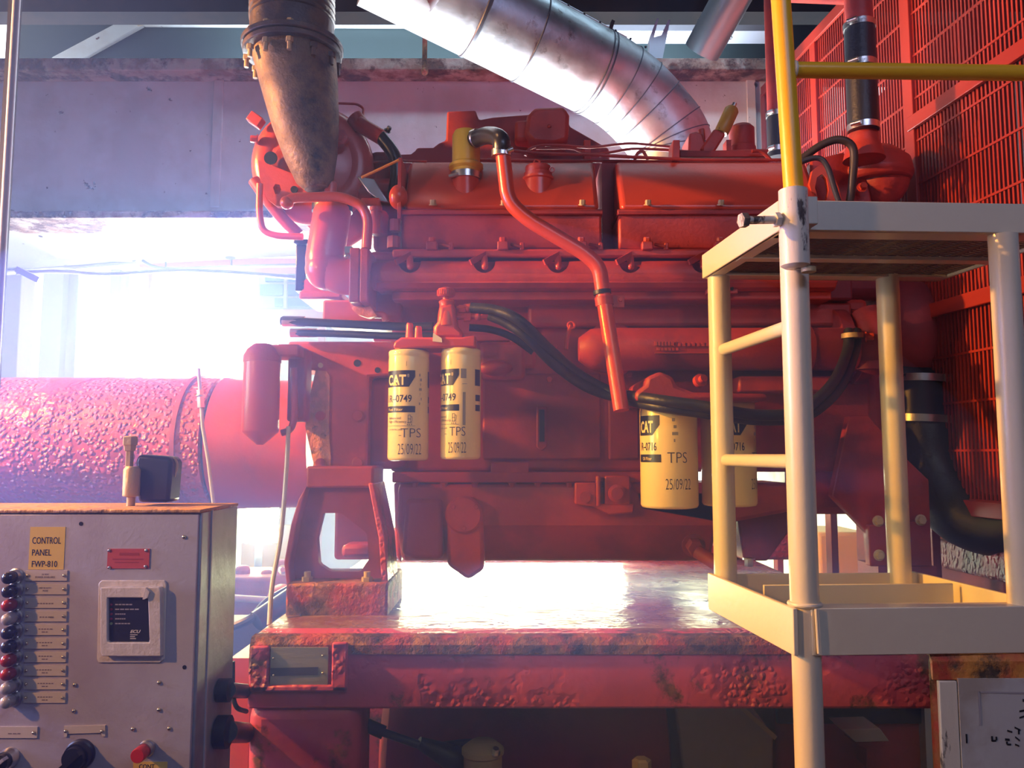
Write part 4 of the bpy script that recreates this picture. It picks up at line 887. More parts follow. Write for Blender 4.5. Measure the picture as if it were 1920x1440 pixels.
# filters -----------------------------------------------------------------
def can(px, py0, py1, Y, rpx, label, name='fuel_filter', group='yellow fuel filters', rot=0, kind='749'):
    r = m(rpx, Y); x = at(px, (py0+py1)/2, Y).x; zt_ = zz(py0, Y-r); zb_ = zz(py1, Y-r)
    k = thing(name, (x, Y, zb_), label, 'filter', group)
    b = B(); b.lathe([(r*.80, zb_), (r*.95, zb_+.002), (r, zb_+.008), (r, zt_-.020), (r*.985, zt_-.018), (r*.985, zt_-.014), (r, zt_-.012), (r, zt_-.003), (r*.96, zt_)], (x, Y, 0), (0,0,1), 64)
    body = b.build('can', CAN, k, angle=60)
    def Z(py): return zz(py, Y-r)
    D = lambda deg: r*math.radians(deg)
    def txt(s_, a0, a1, pyb, pyt, bold=0.0):
        t = text_bm(s_, bold); fit_bm(t, D(a0), D(a1), Z(pyb), Z(pyt)); return t
    def rect(a0, a1, pyb, pyt): return poly_bm([(D(a0), Z(pyb)), (D(a1), Z(pyb)), (D(a1), Z(pyt)), (D(a0), Z(pyt))])
    if kind == '749':
        o = py0 - 654
        def P(y): return y + o
        wrap_print('label_band', [poly_bm([(D(-78), Z(P(725))), (D(8), Z(P(725))), (D(25), Z(P(706))), (D(25), Z(P(694))), (D(-78), Z(P(694)))])], x, Y, r, rot, INK, body)
        wrap_print('text_band', [rect(-78, 26, P(773), P(761))], x, Y, r, rot, INK, body)
        wrap_print('logo', [txt('CAT', -62, 0, P(722), P(702), .03)], x, Y, r, rot, LETTER, body, lift=.0009)
        wrap_print('logo_triangle', [poly_bm([(D(-41), Z(P(722.5))), (D(-25), Z(P(722.5))), (D(-33), Z(P(713)))])], x, Y, r, rot, YLAB, body, lift=.0014)
        wrap_print('logo_mark', [txt('®', 3, 9, P(707), P(701))], x, Y, r, rot, LETTER, body, lift=.0009)
        wrap_print('part_number', [txt('1R–0749', -64, 16, P(754), P(740), .015)], x, Y, r, rot, INK, body)
        wrap_print('band_text', [txt('Fuel Filter', -60, -8, P(770), P(765))], x, Y, r, rot, LETTER, body, lift=.0009)
        wrap_print('small_text', [txt('Advanced', -60, -14, P(786), P(781)), txt('High Efficiency', -60, 2, P(794), P(788)), txt('CATERPILLAR', -62, -10, P(807), P(804)), rect(-78, 26, P(798.6), P(798)),
                   rect(0, 1, P(660+26), P(677)), ], x, Y, r, rot, INK, body)
        # fuel pump pictogram
        pic = [rect(6, 7, P(792), P(778)), rect(6, 14, P(778.8), P(778)), rect(13, 14, P(792), P(778)), rect(6, 14, P(786), P(785)), rect(4, 18, P(793), P(792)), rect(14, 17, P(781.5), P(780.7)), rect(17, 18, P(790), P(781)), rect(14, 17.5, P(790.6), P(789.8)), rect(4,6,P(797),P(795)), rect(9,11,P(797),P(795)), rect(15,17,P(797),P(795))]
        wrap_print('pump_symbol', pic, x, Y, r, rot, INK, body)
        wrap_print('batch_code', [rect(37+(i%3)*3, 41+(i%2)*5, P(700+i*9+5), P(700+i*9)) for i in range(7)] if rot == 0 else [rect(30, 46, P(712), P(694)), rect(36, 44, P(800), P(738)), rect(34, 48, P(723), P(722))], x, Y, r, rot, mat('grey_print', (.30,.27,.22), .4) if 'grey_print' not in bpy.data.materials else bpy.data.materials['grey_print'], body)
        wrap_print('next_label', [rect(74, 100, P(725), P(694)), rect(76, 100, P(773), P(761)), rect(76, 100, P(754), P(742))], x, Y, r, rot, INK, body)
        hw = [txt('TPS', -14 if rot == 0 else -2, 44, P(820), P(803), -.012), txt('25/09/22', -22 if rot == 0 else -6, 46, P(852), P(832), -.012), rect(-20, -12, P(817), P(816))]
        wrap_print('handwriting', hw, x, Y, r, rot, PEN, body)
    else:
        wrap_print('label_band', [poly_bm([(D(-58), Z(816)), (D(-16), Z(816)), (D(0), Z(796)), (D(0), Z(778)), (D(-58), Z(778))])], x, Y, r, rot, INK, body)
        wrap_print('text_band', [rect(-58, 2, 867, 852)], x, Y, r, rot, INK, body)
        wrap_print('logo', [txt('CAT', -50, -14, 811, 788, .03)], x, Y, r, rot, LETTER, body, lift=.0009)
        wrap_print('part_number', [txt('1R–0716', -54, -7, 845, 829, .015)], x, Y, r, rot, INK, body)
        wrap_print('band_text', [txt('Oil Filter', -44, -18, 863, 857)], x, Y, r, rot, LETTER, body, lift=.0009)
        wrap_print('batch_code', [rect(24+(i%2)*3, 30+(i%3)*3, 790+i*13, 784+i*13) for i in range(4)], x, Y, r, rot, bpy.data.materials['grey_print'], body)
        wrap_print('handwriting', [txt('TPS', 14, 54, 868, 848, -.012), txt('25/09/22', 10, 62, 918, 898, -.012)], x, Y, r, rot, PEN, body)
    return k
can(766, 654, 864, 1.87, 38, 'left yellow fuel filter of the pair hanging under the red priming pump', rot=0)
can(864, 651, 862, 1.87, 37.5, 'right yellow fuel filter of the pair, directly below the pump knob', rot=-27)
can(1254, 752, 956, 1.86, 53, 'yellow oil filter in shade left of the cream ladder posts', 'oil_filter', 'yellow oil filters', rot=-28, kind='716')
can(1366, 752, 952, 1.90, 50, 'yellow oil filter half hidden behind the ladder post', 'oil_filter', 'yellow oil filters', rot=26, kind='716')
# filter head with hand primer
k = thing('fuel_priming_pump', at(820, 650, 1.87), 'red fuel filter head with a knurled hand pump knob above the two yellow filters', 'pump')
b = B(); b.prism([(736, 652), (740, 640), (752, 632), (865, 632), (892, 628), (892, 648), (892, 652)], 1.825, 1.925); b.build('filter_head', REDG, k, .006)
for px, h_ in ((768, 606), (784, 612)):
    b = B(); c_ = at(px, 640, 1.86); b.lathe([(m(9,1.86), 0), (m(7,1.86), zz(620,1.86)-c_.z), (m(7,1.86), zz(h_+4,1.86)-c_.z), (m(5.5,1.86), zz(h_,1.86)-c_.z)], c_, (0,0,1), 14); b.build('vent_plug', REDG, k)
b = B(); b.prism([(812, 632), (812, 612), (820, 602), (824, 570), (852, 568), (858, 612), (870, 622), (866, 636)], 1.84, 1.91); b.build('pump_body', REDG, k, .010)
c_ = at(838, 612, 1.86); b = B(); b.lathe([(m(19,1.86), 0), (m(17,1.86), .03), (m(14,1.86), zz(572,1.86)-c_.z), (m(16,1.86), zz(566,1.86)-c_.z), (m(12,1.86), zz(563,1.86)-c_.z)], c_, (0,0,1), 24); b.build('pump_barrel', REDG, k)
c_ = at(836, 566, 1.86); b = B(); b.lathe([(m(6,1.86), 0), (m(6,1.86), .02)], c_, (0,0,1), 14)
n_ = 26; rr_ = m(16,1.86); z0_ = zz(556,1.86)
ring = []
prof = [(0.93, z0_), (1.0, z0_+.004), (1.0, z0_+.014), (.9, z0_+.018), (.3, z0_+.022)]
b.lathe([(rr_*p_[0], p_[1]) for p_ in prof], (c_.x, 1.86, 0), (0,0,1), 40)
for i in range(n_):
    a = 2*PI*i/n_; b.cyl((c_.x+rr_*math.cos(a), 1.86+rr_*math.sin(a), z0_+.002), (c_.x+rr_*math.cos(a), 1.86+rr_*math.sin(a), z0_+.014), .0016, seg=6)
b.build('hand_knob', REDG, k)
b = B(); b.prism([(811, 640), (812, 624), (828, 634), (829, 642)], 1.822, 1.84); b.build('chrome_label', mat('bright_label', (.9,.8,.7), .2), k, label='bright tag on the pump foot')
for i, (x0, y0, x1, y1) in enumerate(((856, 579, 886, 577), (856, 595, 918, 592))):
    b = B(); b.tube([at(x0, y0, 1.86), at(x1, y1, 1.86)], m(5,1.86), 12); b.lathe([(m(8,1.86), 0), (m(8,1.86), .016)], at(x0+4 if i == 0 else x0+14, y0, 1.86), (1,0,0), 6); b.lathe([(m(7.5,1.86), 0), (m(7.5,1.86), .018)], at(x1-16, y1, 1.86), (1,0,.1), 6); b.sphere(at(x0+22 if i == 0 else x0+40, y0-1, 1.86), m(8,1.86), seg=12, rings=8); b.build('hose_fitting', REDG, k)

# small red canister at the left
Yq = 1.93
k = thing('red_canister_filter', at(491, 812, Yq), 'red painted canister with a conical bottom hanging left of the flywheel housing', 'filter')
x_ = at(491, 700, Yq).x
b = B(); b.lathe([(m(6,Yq), zz(834,Yq)), (m(20,Yq), zz(822,Yq)), (m(33,Yq), zz(810,Yq)), (m(34,Yq), zz(806,Yq)), (m(34,Yq), zz(680,Yq))], (x_, Yq, 0), (0,0,1), 40); b.build('can', REDG, k)
b = B(); b.lathe([(m(35,Yq), zz(680,Yq)), (m(35,Yq), zz(668,Yq)), (m(28,Yq), zz(655,Yq)), (m(16,Yq), zz(645,Yq))], (x_, Yq, 0), (0,0,1), 40); b.build('lid', RED, k)
b = B(); b.pbox(505, 645, 560, 668, Yq-.01, Yq+.08); b.build('arm', RED, k, .005)
b = B(); b.tube([at(551, 690, 1.95), at(553, 780, 1.95), at(546, 806, 1.95), at(528, 812, 1.95)], .0085, 12, rad=.02); b.build('drain_tube', REDD, k)
k = B(); k.tube([at(541, 800, 1.94), at(537, 880, 1.92), at(527, 1000, 1.88), at(510, 1100, 1.84), at(505, 1172, 1.8)], .0055, 10, smooth=True)
tag(k.build('clear_drain_hose', mat('cloudy_hose', (.45,.40,.38), .3)), 'thin cloudy hose hanging from the red canister down to the skid', 'hose')

# big red blistered pipe
Yq = 2.24; rq = m(124, Yq)
k = thing('big_red_pipe', (at(280,820,Yq).x, Yq, zz(945,Yq)), 'large blistered red pipe behind the control cabinet at the left', 'pipe')
x0 = at(-260,820,Yq).x; x1 = at(420,820,Yq).x; x2 = at(596,820,Yq).x; zc_ = at(0, 824, Yq-rq*.3).z - .03
zc_ = zz(822, Yq-.15)-.012
b = B(); b.lathe([(rq, 0), (rq, x1-x0)], (x0, Yq, zc_), (1,0,0), 72); b.build('pipe', REDB, k)
b = B(); b.lathe([(rq*.93, 0), (rq*.93, .008)], (x1+.002, Yq, zc_), (1,0,0), 64); b.build('joint_gap', BLACK, k)
b = B(); b.lathe([(rq*1.0, 0), (rq*.97, .03), (rq*.94, x2-x1)], (x1+.012, Yq, zc_), (1,0,0), 72); b.build('bell_end', mat('pink_red_paint', (.58,.07,.06), .45, col2=(.48,.08,.07), scale=5, bump=.12, bump_scale=40, rust=(.2,.1,.08), rust_scale=9, rust_lo=.7, rust_hi=.72), k)
b = B(); b.lathe([(rq*1.03, 0), (rq*1.03, .012)], (at(372,820,Yq).x, Yq, zc_), (1,0,0), 72); b.build('weld_ring', REDD, k)
b = B(); b.box(x0+.2, x0+.3, Yq-.08, Yq+.08, 0, zc_-rq*.97); b.build('support', REDD, k)
# capillary tube with coupling in front of the pipe
Yk = 1.98
k = thing('capillary_tube', at(400, 940, Yk), 'thin steel tube with a hex coupling passing in front of the big red pipe', 'tube')
b = B(); b.tube([at(372, 690, Yk), at(376, 740, Yk), at(380, 800, Yk), at(390, 860, Yk), at(400, 942, Yk), at(402, 960, Yk), Vector((at(402,1000,Yk).x, Yk, 0.0))], .0045, 10, smooth=False); b.build('tube', PALE, k)
b = B(); b.tube([at(375, 731, Yk), at(377, 764, Yk)], .009, 6); b.torus(at(376,742,Yk), (0,0,1), .009, .0025, 16, 8); b.build('coupling', STEEL, k)

# black hoses in front of the engine
k = thing('fuel_hose', at(650, 610, 1.95), 'upper of the two black hoses running level from the left to the pump', 'hose', 'level black hoses')
b = B(); b.tube([at(528, 602, 1.98), at(620, 606, 1.97), at(740, 612, 1.95), at(812, 612, 1.93)], m(8,1.96), 16, smooth=True); b.build('hose', RUBS, k)
b = B(); b.tube([at(530, 602, 1.98), at(572, 603, 1.98)], m(10,1.98), 8); b.build('fitting', STEEL, k)
k = thing('fuel_hose', at(650, 625, 1.95), 'lower of the two black hoses running level behind the red filter head', 'hose', 'level black hoses')
b = B(); b.tube([at(550, 624, 2.0), at(640, 626, 1.98), at(740, 630, 1.95), at(812, 630, 1.93)], m(7,1.96), 16, smooth=True); b.build('hose', RUBS, k)
b = B(); b.tube([at(545, 624, 2.0), at(595, 624, 2.0)], m(8.5,1.98), 8); b.sphere(at(578, 624, 2.0), m(9,2.0), seg=12, rings=8); b.build('fitting', STEEL, k)
def hose(pts, r, label):
    b = B(); b.tube(pts, r, 18, smooth=True, n=8); return tag(b.build('black_hose', RUB), label, 'hose', 'black hoses sagging across the engine')
hose([at(884, 577, 1.86), at(930, 582, 1.84), at(975, 602, 1.82), at(1030, 655, 1.86), at(1090, 705, 1.93), at(1150, 735, 1.93), at(1222, 748, 1.78), at(1320, 762, 1.74), at(1420, 778, 1.76), at(1500, 770, 1.78), at(1560, 720, 1.85), at(1588, 660, 1.93), at(1592, 620, 1.96)], m(10.5,1.8), 'upper sagging black hose from the hand pump to the right end of the engine')
hose([at(918, 592, 1.86), at(950, 606, 1.85), at(990, 634, 1.84), at(1040, 684, 1.88), at(1100, 726, 1.93), at(1160, 746, 1.92), at(1232, 762, 1.78), at(1330, 776, 1.76), at(1430, 788, 1.78), at(1515, 778, 1.80), at(1575, 726, 1.87), at(1602, 660, 1.95), at(1606, 620, 1.98)], m(10,1.8), 'lower sagging black hose lying just under its neighbour')
b = B(); b.tube([at(880, 614, 1.9), at(920, 618, 1.9), at(960, 632, 1.9), at(1000, 660, 1.9)], .009, 12, smooth=True); tag(b.build('black_hose', RUB), 'short dark hose tucked under the sagging pair right of the pump', 'hose')
k = thing('hose_clamp', at(1598, 632, 1.95), 'tan clamp holding the two black hoses at the right end', 'clamp')
b = B(); b.lathe([(.026, 0), (.026, .012)], at(1598, 630, 1.955)-Vector((0,0,.006)), (0,0,1), 24); b.build('band', TAN, k)
b = B(); b.hexbolt(at(1622, 632, 1.95), (1,-.4,0), .010, .02); b.build('bolt', REDG, k)
k = B(); k.tube([at(1061, 655, 1.90), at(1064, 630, 1.90), at(1070, 610, 1.90)], .005, 10, smooth=True); k.torus(at(1071, 610, 1.90), (0,-1,.2), .008, .003, 16, 8)
tag(k.build('dipstick', REDG), 'small red dipstick loop standing behind the sagging hoses', 'dipstick')

# right-hand pipes with sleeves
def sleeve(px, Y, r, y0, ys, ye, label, clamps, lab2):
    k = thing('coolant_riser', at(px, ye, Y), label, 'pipe'); x = at(px, 200, Y).x
    B().cyl((x, Y, zz(ys+4,Y)), (x, Y, zz(y0,Y)), r).build('pipe', RED, k)
    b = B(); b.lathe([(r*1.1, 0), (r*1.1, zz(ys,Y)-zz(ye,Y))], (x, Y, zz(ye,Y)), (0,0,1), 12 if r > .03 else 24); b.build('rubber_sleeve', RUB, k)
    for c_ in clamps:
        b = B(); b.lathe([(r*1.15, -.008), (r*1.15, .008)], (x, Y, zz(c_,Y)), (0,0,1), 32); b.cyl((x-r*1.2, Y-r*.7, zz(c_,Y)), (x-r*.7, Y-r*1.2, zz(c_,Y)), .006); b.build('clamp', STEEL, k)
    return k, x
k, x = sleeve(1455, 2.45, m(17,2.45), 8, 212, 296, 'slim red riser with a short black sleeve just left of the yellow post', (216, 282), '')
b = B(); b.tube([Vector((x, 2.45, zz(14,2.45))), Vector((x, 2.45, zz(-14,2.45))), Vector((at(1600,0,2.45).x, 2.45, zz(-8,2.45)))], m(17,2.45), 20, rad=.04); b.build('top_run', RED, k)
k, x = sleeve(1617, 2.0, m(26,2.0), -120, 45, 246, 'thick red riser with a long black rubber sleeve right of the yellow post', (50, 124, 240), '')
b = B(); b.tube([at(1500, 300, 1.98), at(1540, 272, 1.96), at(1575, 262, 1.95), at(1600, 280, 1.95), at(1598, 340, 1.96), at(1590, 400, 1.98)], .010, 12, smooth=True); tag(b.build('brown_loop_hose', mat('brown_rubber', (.045,.03,.022), .5)), 'brownish hose looping in front of the thermostat housing', 'hose')
b = B(); b.tube([at(1490, 308, 1.95), at(1530, 296, 1.95), at(1550, 310, 1.95), at(1565, 355, 1.96), at(1580, 400, 1.97)], .007, 12, smooth=True); tag(b.build('thin_loop_hose', mat('grey_rubber', (.05,.05,.055), .4)), 'thinner grey hose looping beside the orange lifting eye', 'hose')
# lower radiator hose
k = thing('radiator_hose', at(1790, 1000, 2.15), 'thick black radiator hose sweeping down right behind the ladder', 'hose')
b = B(); b.tube([at(1640, 728, 2.25), at(1725, 735, 2.22), at(1730, 800, 2.2), at(1745, 880, 2.18), at(1790, 955, 2.12), at(1860, 985, 2.05), at(1960, 975, 1.95)], m(54,2.15), 32, smooth=True, n=8); b.build('hose', RUB, k)
for py in (712, 786): 
    b = B(); b.lathe([(m(58,2.2), -.010), (m(58,2.2), .010)], at(1722, py, 2.2), (.05,0,1), 36); b.build('clamp', STEEL, k)
b = B(); b.lathe([(m(54,2.2), 0), (m(54,2.2), .12)], at(1720, 786, 2.2), (0,0,1), 32); b.build('upper_sleeve', RUBS, k)
# radiator / fan shroud
k = thing('radiator', (at(1760,500,2.4).x+.12, 2.45, 0), 'dark red radiator shroud and black fan opening behind the fence', 'radiator')
b = B(); ctr = at(1690, 520, 2.45); b.torus(ctr, (1,0.1,0), .40, .035, 56, 12); b.build('shroud_ring', RED, k)
b = B(); b.lathe([(.38, 0), (.38, .01)], ctr+Vector((.03,0,0)), (1,0.1,0), 48); b.build('fan_opening', BLACK, k)
fx = ctr.x
B().cyl(ctr-Vector((.03,0,0)), ctr+Vector((.02,0,0)), .06).build('hub', BLACK, k)
for i in range(6):
    a = 2*PI*i/6+.3; e = Vector((0, math.cos(a), math.sin(a))); s_ = Vector((.5, -math.sin(a)*.8, math.cos(a)*.8)).normalized()
    b = B(); b.obox(ctr+e*.21, e*.15, s_*.05, e.cross(s_)*.002); b.build('fan_blade', GREY, k)
b = B(); b.box(fx+.06, fx+.16, 2.1, 3.0, 0, 2.75); b.build('core', REDD, k, .01)
# ================================================================ FENCE
fd = Vector((-0.109, 1, 0)); 
def fp(Y, z): return Vector((1.39 - .109*Y, Y, z))
k = thing('guard_fence', fp(2.2, 0), 'red wire mesh guard fence receding along the right side', 'fence')
ztop = 1.5+1.49; zbot = 1.5-.115
def panel(Ya, Yb, z0, z1, pitch, name='mesh_panel'):
    b = B(); L = (fp(Yb,0)-fp(Ya,0)).length; n = int(L/pitch); dr = (fp(Yb,0)-fp(Ya,0)).normalized(); out = Vector((dr.y,-dr.x,0))
    for i in range(n+1):
        p = fp(Ya,0)+dr*(i*pitch); b.obox(Vector((p.x,p.y,(z0+z1)/2)), dr*.0030, out*.0022, Vector((0,0,(z1-z0)/2)))
    nz = int((z1-z0)/.125)
    for i in range(nz+1):
        z = z0+i*.125; b.obox((fp(Ya,z)+fp(Yb,z))/2-out*.003, (fp(Yb,z)-fp(Ya,z))/2, out*.002, Vector((0,0,.003)))
    b.build(name, FENCE, k)
panel(1.45, 2.19, zbot, ztop, .0145); panel(2.23, 2.73, zbot, ztop, .0145); panel(2.77, 3.15, zbot, ztop, .0145)
dr = fd.normalized(); out = Vector((dr.y,-dr.x,0))
for Y, w in ((1.43, .03), (2.21, .022), (2.75, .02), (3.17, .02)):
    z0_ = 0
    b = B(); p = fp(Y, 0); b.obox(Vector((p.x, p.y, (z0_+ztop)/2)), dr*w, out*.012, Vector((0,0,(ztop-z0_)/2))); b.build('post', FENCE, k, .002)
for z in (zbot-.02, ztop, 1.5+.39, 1.5+.94):
    Yr = (1.43, 3.17) if z in (zbot-.02, ztop) else ((1.43, 2.21))
    b = B(); a = fp(Yr[0], z); c = fp(Yr[1], z); b.obox((a+c)/2-out*.012, (c-a)/2, out*.006, Vector((0,0,.02))); b.build('rail', FENCE, k, .002)
# gusset plate on the post
b = B(); V = [fp(2.26,2.17), fp(2.62,2.02), fp(2.62,1.9), fp(2.26,1.9)]; V = [v-out*.015 for v in V]; b._add(V+[v-out*.004 for v in V], [(0,1,2,3),(7,6,5,4),(0,4,5,1),(1,5,6,2),(2,6,7,3),(3,7,4,0)]); b.build('gusset', FENCE, k)

# ================================================================ LADDER PLATFORM
YN, YF = 1.35, 1.70
A0 = at(1500, 850, YN); A0.z = 0
dv = Vector((-.109, 1, 0)); wv = Vector((1, .05, 0)).normalized(); dvn = dv.normalized()
def lp(s, t, z): # s across, t depth 0..1
    p = A0 + wv*s + dv*((YF-YN)*t); return Vector((p.x, p.y, z))
W = .385; WB = .50
k = thing('access_platform', lp(.2,.5,0), 'cream painted steel access platform with tubular posts and rungs in the right foreground', 'platform')
zU = (1.5+.383, 1.5+.4355); zL = (1.5-.3255, 1.5-.250)
def post(s, t, z0, z1, r=.0235):
    b = B(); b.cyl(lp(s,t,z0), lp(s,t,z1), r, seg=32); b.build('post', CREAM, k, label=None)
post(0, 0, 0, zU[0]+.03); post(W-.01, 0, 0, zU[0]+.0); post(0, 1, zL[0]+.02, zU[0]+.01); post(W-.01, 1, zL[0]+.02, zU[0]+.01)
fo = Vector((wv.y, -wv.x, 0))   # toward the camera
def fbeam(t, z, s0, s1, name, th=.006, Mx=CREAM, off=0.0):
    b = B(); c = (lp(s0,t,(z[0]+z[1])/2)+lp(s1,t,(z[0]+z[1])/2))/2 + fo*off
    b.obox(c, wv*((s1-s0)/2), fo*th/2, Vector((0,0,(z[1]-z[0])/2))); return b
def sbeam(s, z, t0, t1, th=.006):
    b = B(); a = lp(s,t0,(z[0]+z[1])/2); c = lp(s,t1,(z[0]+z[1])/2)
    b.obox((a+c)/2, (c-a)/2, wv*th/2, Vector((0,0,(z[1]-z[0])/2))); return b
# upper frame
b = fbeam(0, zU, -.02, WB, '', off=.012); b.obox(lp((WB-.02)/2, .05, zU[0]+.003), wv*(WB/2+.01), dvn*.022, Vector((0,0,.003))); b.build('top_front_beam', CREAM, k, .0015)
b = sbeam(-.026, zU, -.03, 1.05, .008); b.obox(lp(-.012,.5,zU[0]+.003), wv*.016, (lp(0,1,0)-lp(0,0,0))/2, Vector((0,0,.003))); b.build('top_side_beam', CREAM, k, .0015)
b = fbeam(1.05, zU, -.02, WB, ''); b.obox(lp((WB-.02)/2, 1.0, zU[0]+.003), wv*(WB/2+.01), dvn*.022, Vector((0,0,.003))); b.build('top_rear_beam', CREAM, k, .0015)
b = fbeam(.55, (zU[0]-.001, zU[0]+.03), -.02, WB, '', th=.03); b.build('top_middle_beam', CREAM, k, .0015)
b = sbeam(WB, zU, -.03, 1.05, .008); b.build('top_side_beam', CREAM, k, .0015)
# expanded metal deck
b = B(); zd = zU[0]+.008
n1 = 34
for i in range(n1):
    t = -.0+i/n1*1.04
    pts = []
    for j in range(25):
        s = -.02 + j*(WB+.02)/24; pts.append(lp(s, t + (.012 if j % 2 else -.012), zd))
    for a, c in zip(pts, pts[1:]): b.beam(a, c, .0065, .003)
b.build('expanded_metal_deck', mat('dark_worn_mesh', (.16,.12,.09), .5, .3), k)
# lower frame
b = fbeam(0, zL, .0, WB-.01, '', off=.022); b.obox(lp((WB-.02)/2, -.01, zL[1]-.003), wv*(WB/2-.005), dvn*.018, Vector((0,0,.003))); b.build('step_front_beam', CREAM, k, .0015)
b = fbeam(1.0, zL, -.02, W+.03, '', off=0); b.build('step_rear_beam', CREAM, k, .0015)
b = fbeam(.60, zL, .02, W+.01, ''); b.build('step_middle_beam', CREAM, k, .0015)
b = sbeam(-.028, zL, -.07, 1.05, .008); b.build('step_side_beam', CREAM, k, .0015)
b = sbeam(W+.03, zL, -.05, 1.05, .008); b.build('step_side_beam', CREAM, k, .0015)
# rungs
for z in (1.5+.222, 1.5-.012):
    b = B(); b.cyl(lp(0,.06,z), lp(0,.94,z), .0125, seg=20); b.build('rung', CREAM, k)
# weld beads
b = B(); b.tube([lp(.004,-.085,zL[1]), lp(.006,-.085,zL[0]+.005)], .0025, 8); b.torus(lp(0,0,zL[1]+.003), (0,0,1), .0245, .004, 28, 8); b.build('weld_bead', CREAMW, k)
# socket with set bolt
YS = 1.305
cs = at(1489, 360, YS); xs_ = at(1489, 430, YS).x
zs0, zs1 = at(0, 498, YS).z, at(0, 357, YS).z
b = B(); b.lathe([(.0175, zs0-.004), (.0235, zs0), (.0235, zs1), (.019, zs1+.002)], (xs_, YS, 0), (0,0,1), 40); so = b.build('rail_socket', CREAMW, k)
b = B(); b.lathe([(.012, 0), (.012, .008)], (xs_+.022, YS, zs0-.011), (0,0,1), 24); b.build('socket_washer', TAN, so)
pb0 = at(1462, 412, YS-.004); pb1 = at(1398, 413, YS-.02)
b = B(); dd_ = (pb1-pb0); b.cyl(pb0, pb1, .0068, seg=20); b.lathe([(.0125, 0), (.0125, .011)], pb1-dd_.normalized()*.002, dd_, 6); b.lathe([(.0125, 0), (.0125, .009)], pb0+dd_.normalized()*.002, dd_, 6); b.build('set_bolt', CREAMW, k)
b = B(); b.obox(lp(.005,-.06,1.5+.41), wv*.02, dvn*.02, Vector((0,0,.024))); b.build('corner_gusset', CREAM, k, .002)

# yellow handrail
r0 = at(1489, 352, YS); r1 = at(1460, -60, YS-.0)
k = thing('handrail', Vector((r0.x, YS, r0.z)), 'yellow tubular handrail standing in the socket of the platform', 'handrail')
b = B(); b.cyl(Vector((r0.x, YS, zs1-.03)), r1, .0163, seg=32); b.build('upright', YEL, k)
h0 = at(1487, 131, YS); h1 = at(1990, 138, YS+.04)
b = B(); b.cyl(h0, h1, .0135, seg=32); b.build('cross_bar', YEL, k)
b = B(); b.torus(at(1489,131,YS), (1,0,0), .0125, .0035, 24, 8); b.build('weld_bead', CREAMW, k)

# ================================================================ CONTROL PANEL
YC = 1.30; YB = 1.475
k = thing('control_cabinet', (at(100,1200,YC).x, 1.39, 0), 'grey metal control cabinet with lamps, labels and knobs at the lower left', 'cabinet')
x0 = at(-240, 1100, YC).x; x1 = at(372, 1100, YC).x; zt_ = at(0, 960, YC).z; zb_ = at(0, 1760, YC).z
b = B(); b.box(x0, x1+.0, YC+.006, YB, zb_, zt_); b.build('case', PANELS, k, .003)
face = B().box(x0, x1-.004, YC, YC+.006, zb_, zt_-.004).build('front_panel', PANEL, k, .001)
b = B(); b.box(x0, x1+.001, YC-.003, YB, zt_-.002, zt_+.004); b.build('rusty_top_edge', mat('rusty_orange_edge', (.55,.27,.09), .7, col2=(.35,.2,.12), scale=12, bump=.7, bump_scale=60), k, .002)
b = B(); b.box(x0+.05, x1-.05, YC+.03, YB-.03, 0, zb_); b.build('pedestal', GREY, k)
b = B(); b.box(x1, x1+.002, YC+.045, YC+.05, zb_, zt_); b.build('side_seam', PALE, k)
def T(s_, px0, px1, pyb, pyt, Y=YC, bold=0.0, shear=0.0):
    t = text_bm(s_, bold, shear); a = at(px0, pyb, Y); c = at(px1, pyt, Y); fit_bm(t, a.x, c.x, a.z, c.z); return t
def RR(px0, pyt, px1, pyb, Y=YC):
    a = at(px0, pyb, Y); c = at(px1, pyt, Y); return poly_bm([(a.x,a.z),(c.x,a.z),(c.x,c.z),(a.x,c.z)])
yl = B().pbox(57, 988, 119, 1068, YC-.0008, YC).build('name_label', YLAB, k, label='yellow CONTROL PANEL label')
flat_print('lettering', [T('CONTROL', 61, 115, 1019.5, 1007), T('PANEL', 60.5, 97, 1041.5, 1030), T('FWP-810', 60, 108, 1063, 1051.5)], YC-.0012, INK, yl)
rl = B().pbox(202, 1029, 279, 1066, YC-.0018, YC).build('red_nameplate', RLAB, k)
flat_print('faint_lettering', [RR(225, 1036, 262, 1041), RR(212, 1047, 270, 1049.5), RR(216, 1053, 262, 1055)], YC-.0021, mat('dull_red_ink', (.42,.05,.05), .5), rl)
for px, py in ((205, 1032), (274, 1032), (205, 1064), (273, 1062)): B().sphere(at(px, py, YC-.002), .0027, seg=12, rings=8).build('screw', STEEL, rl)
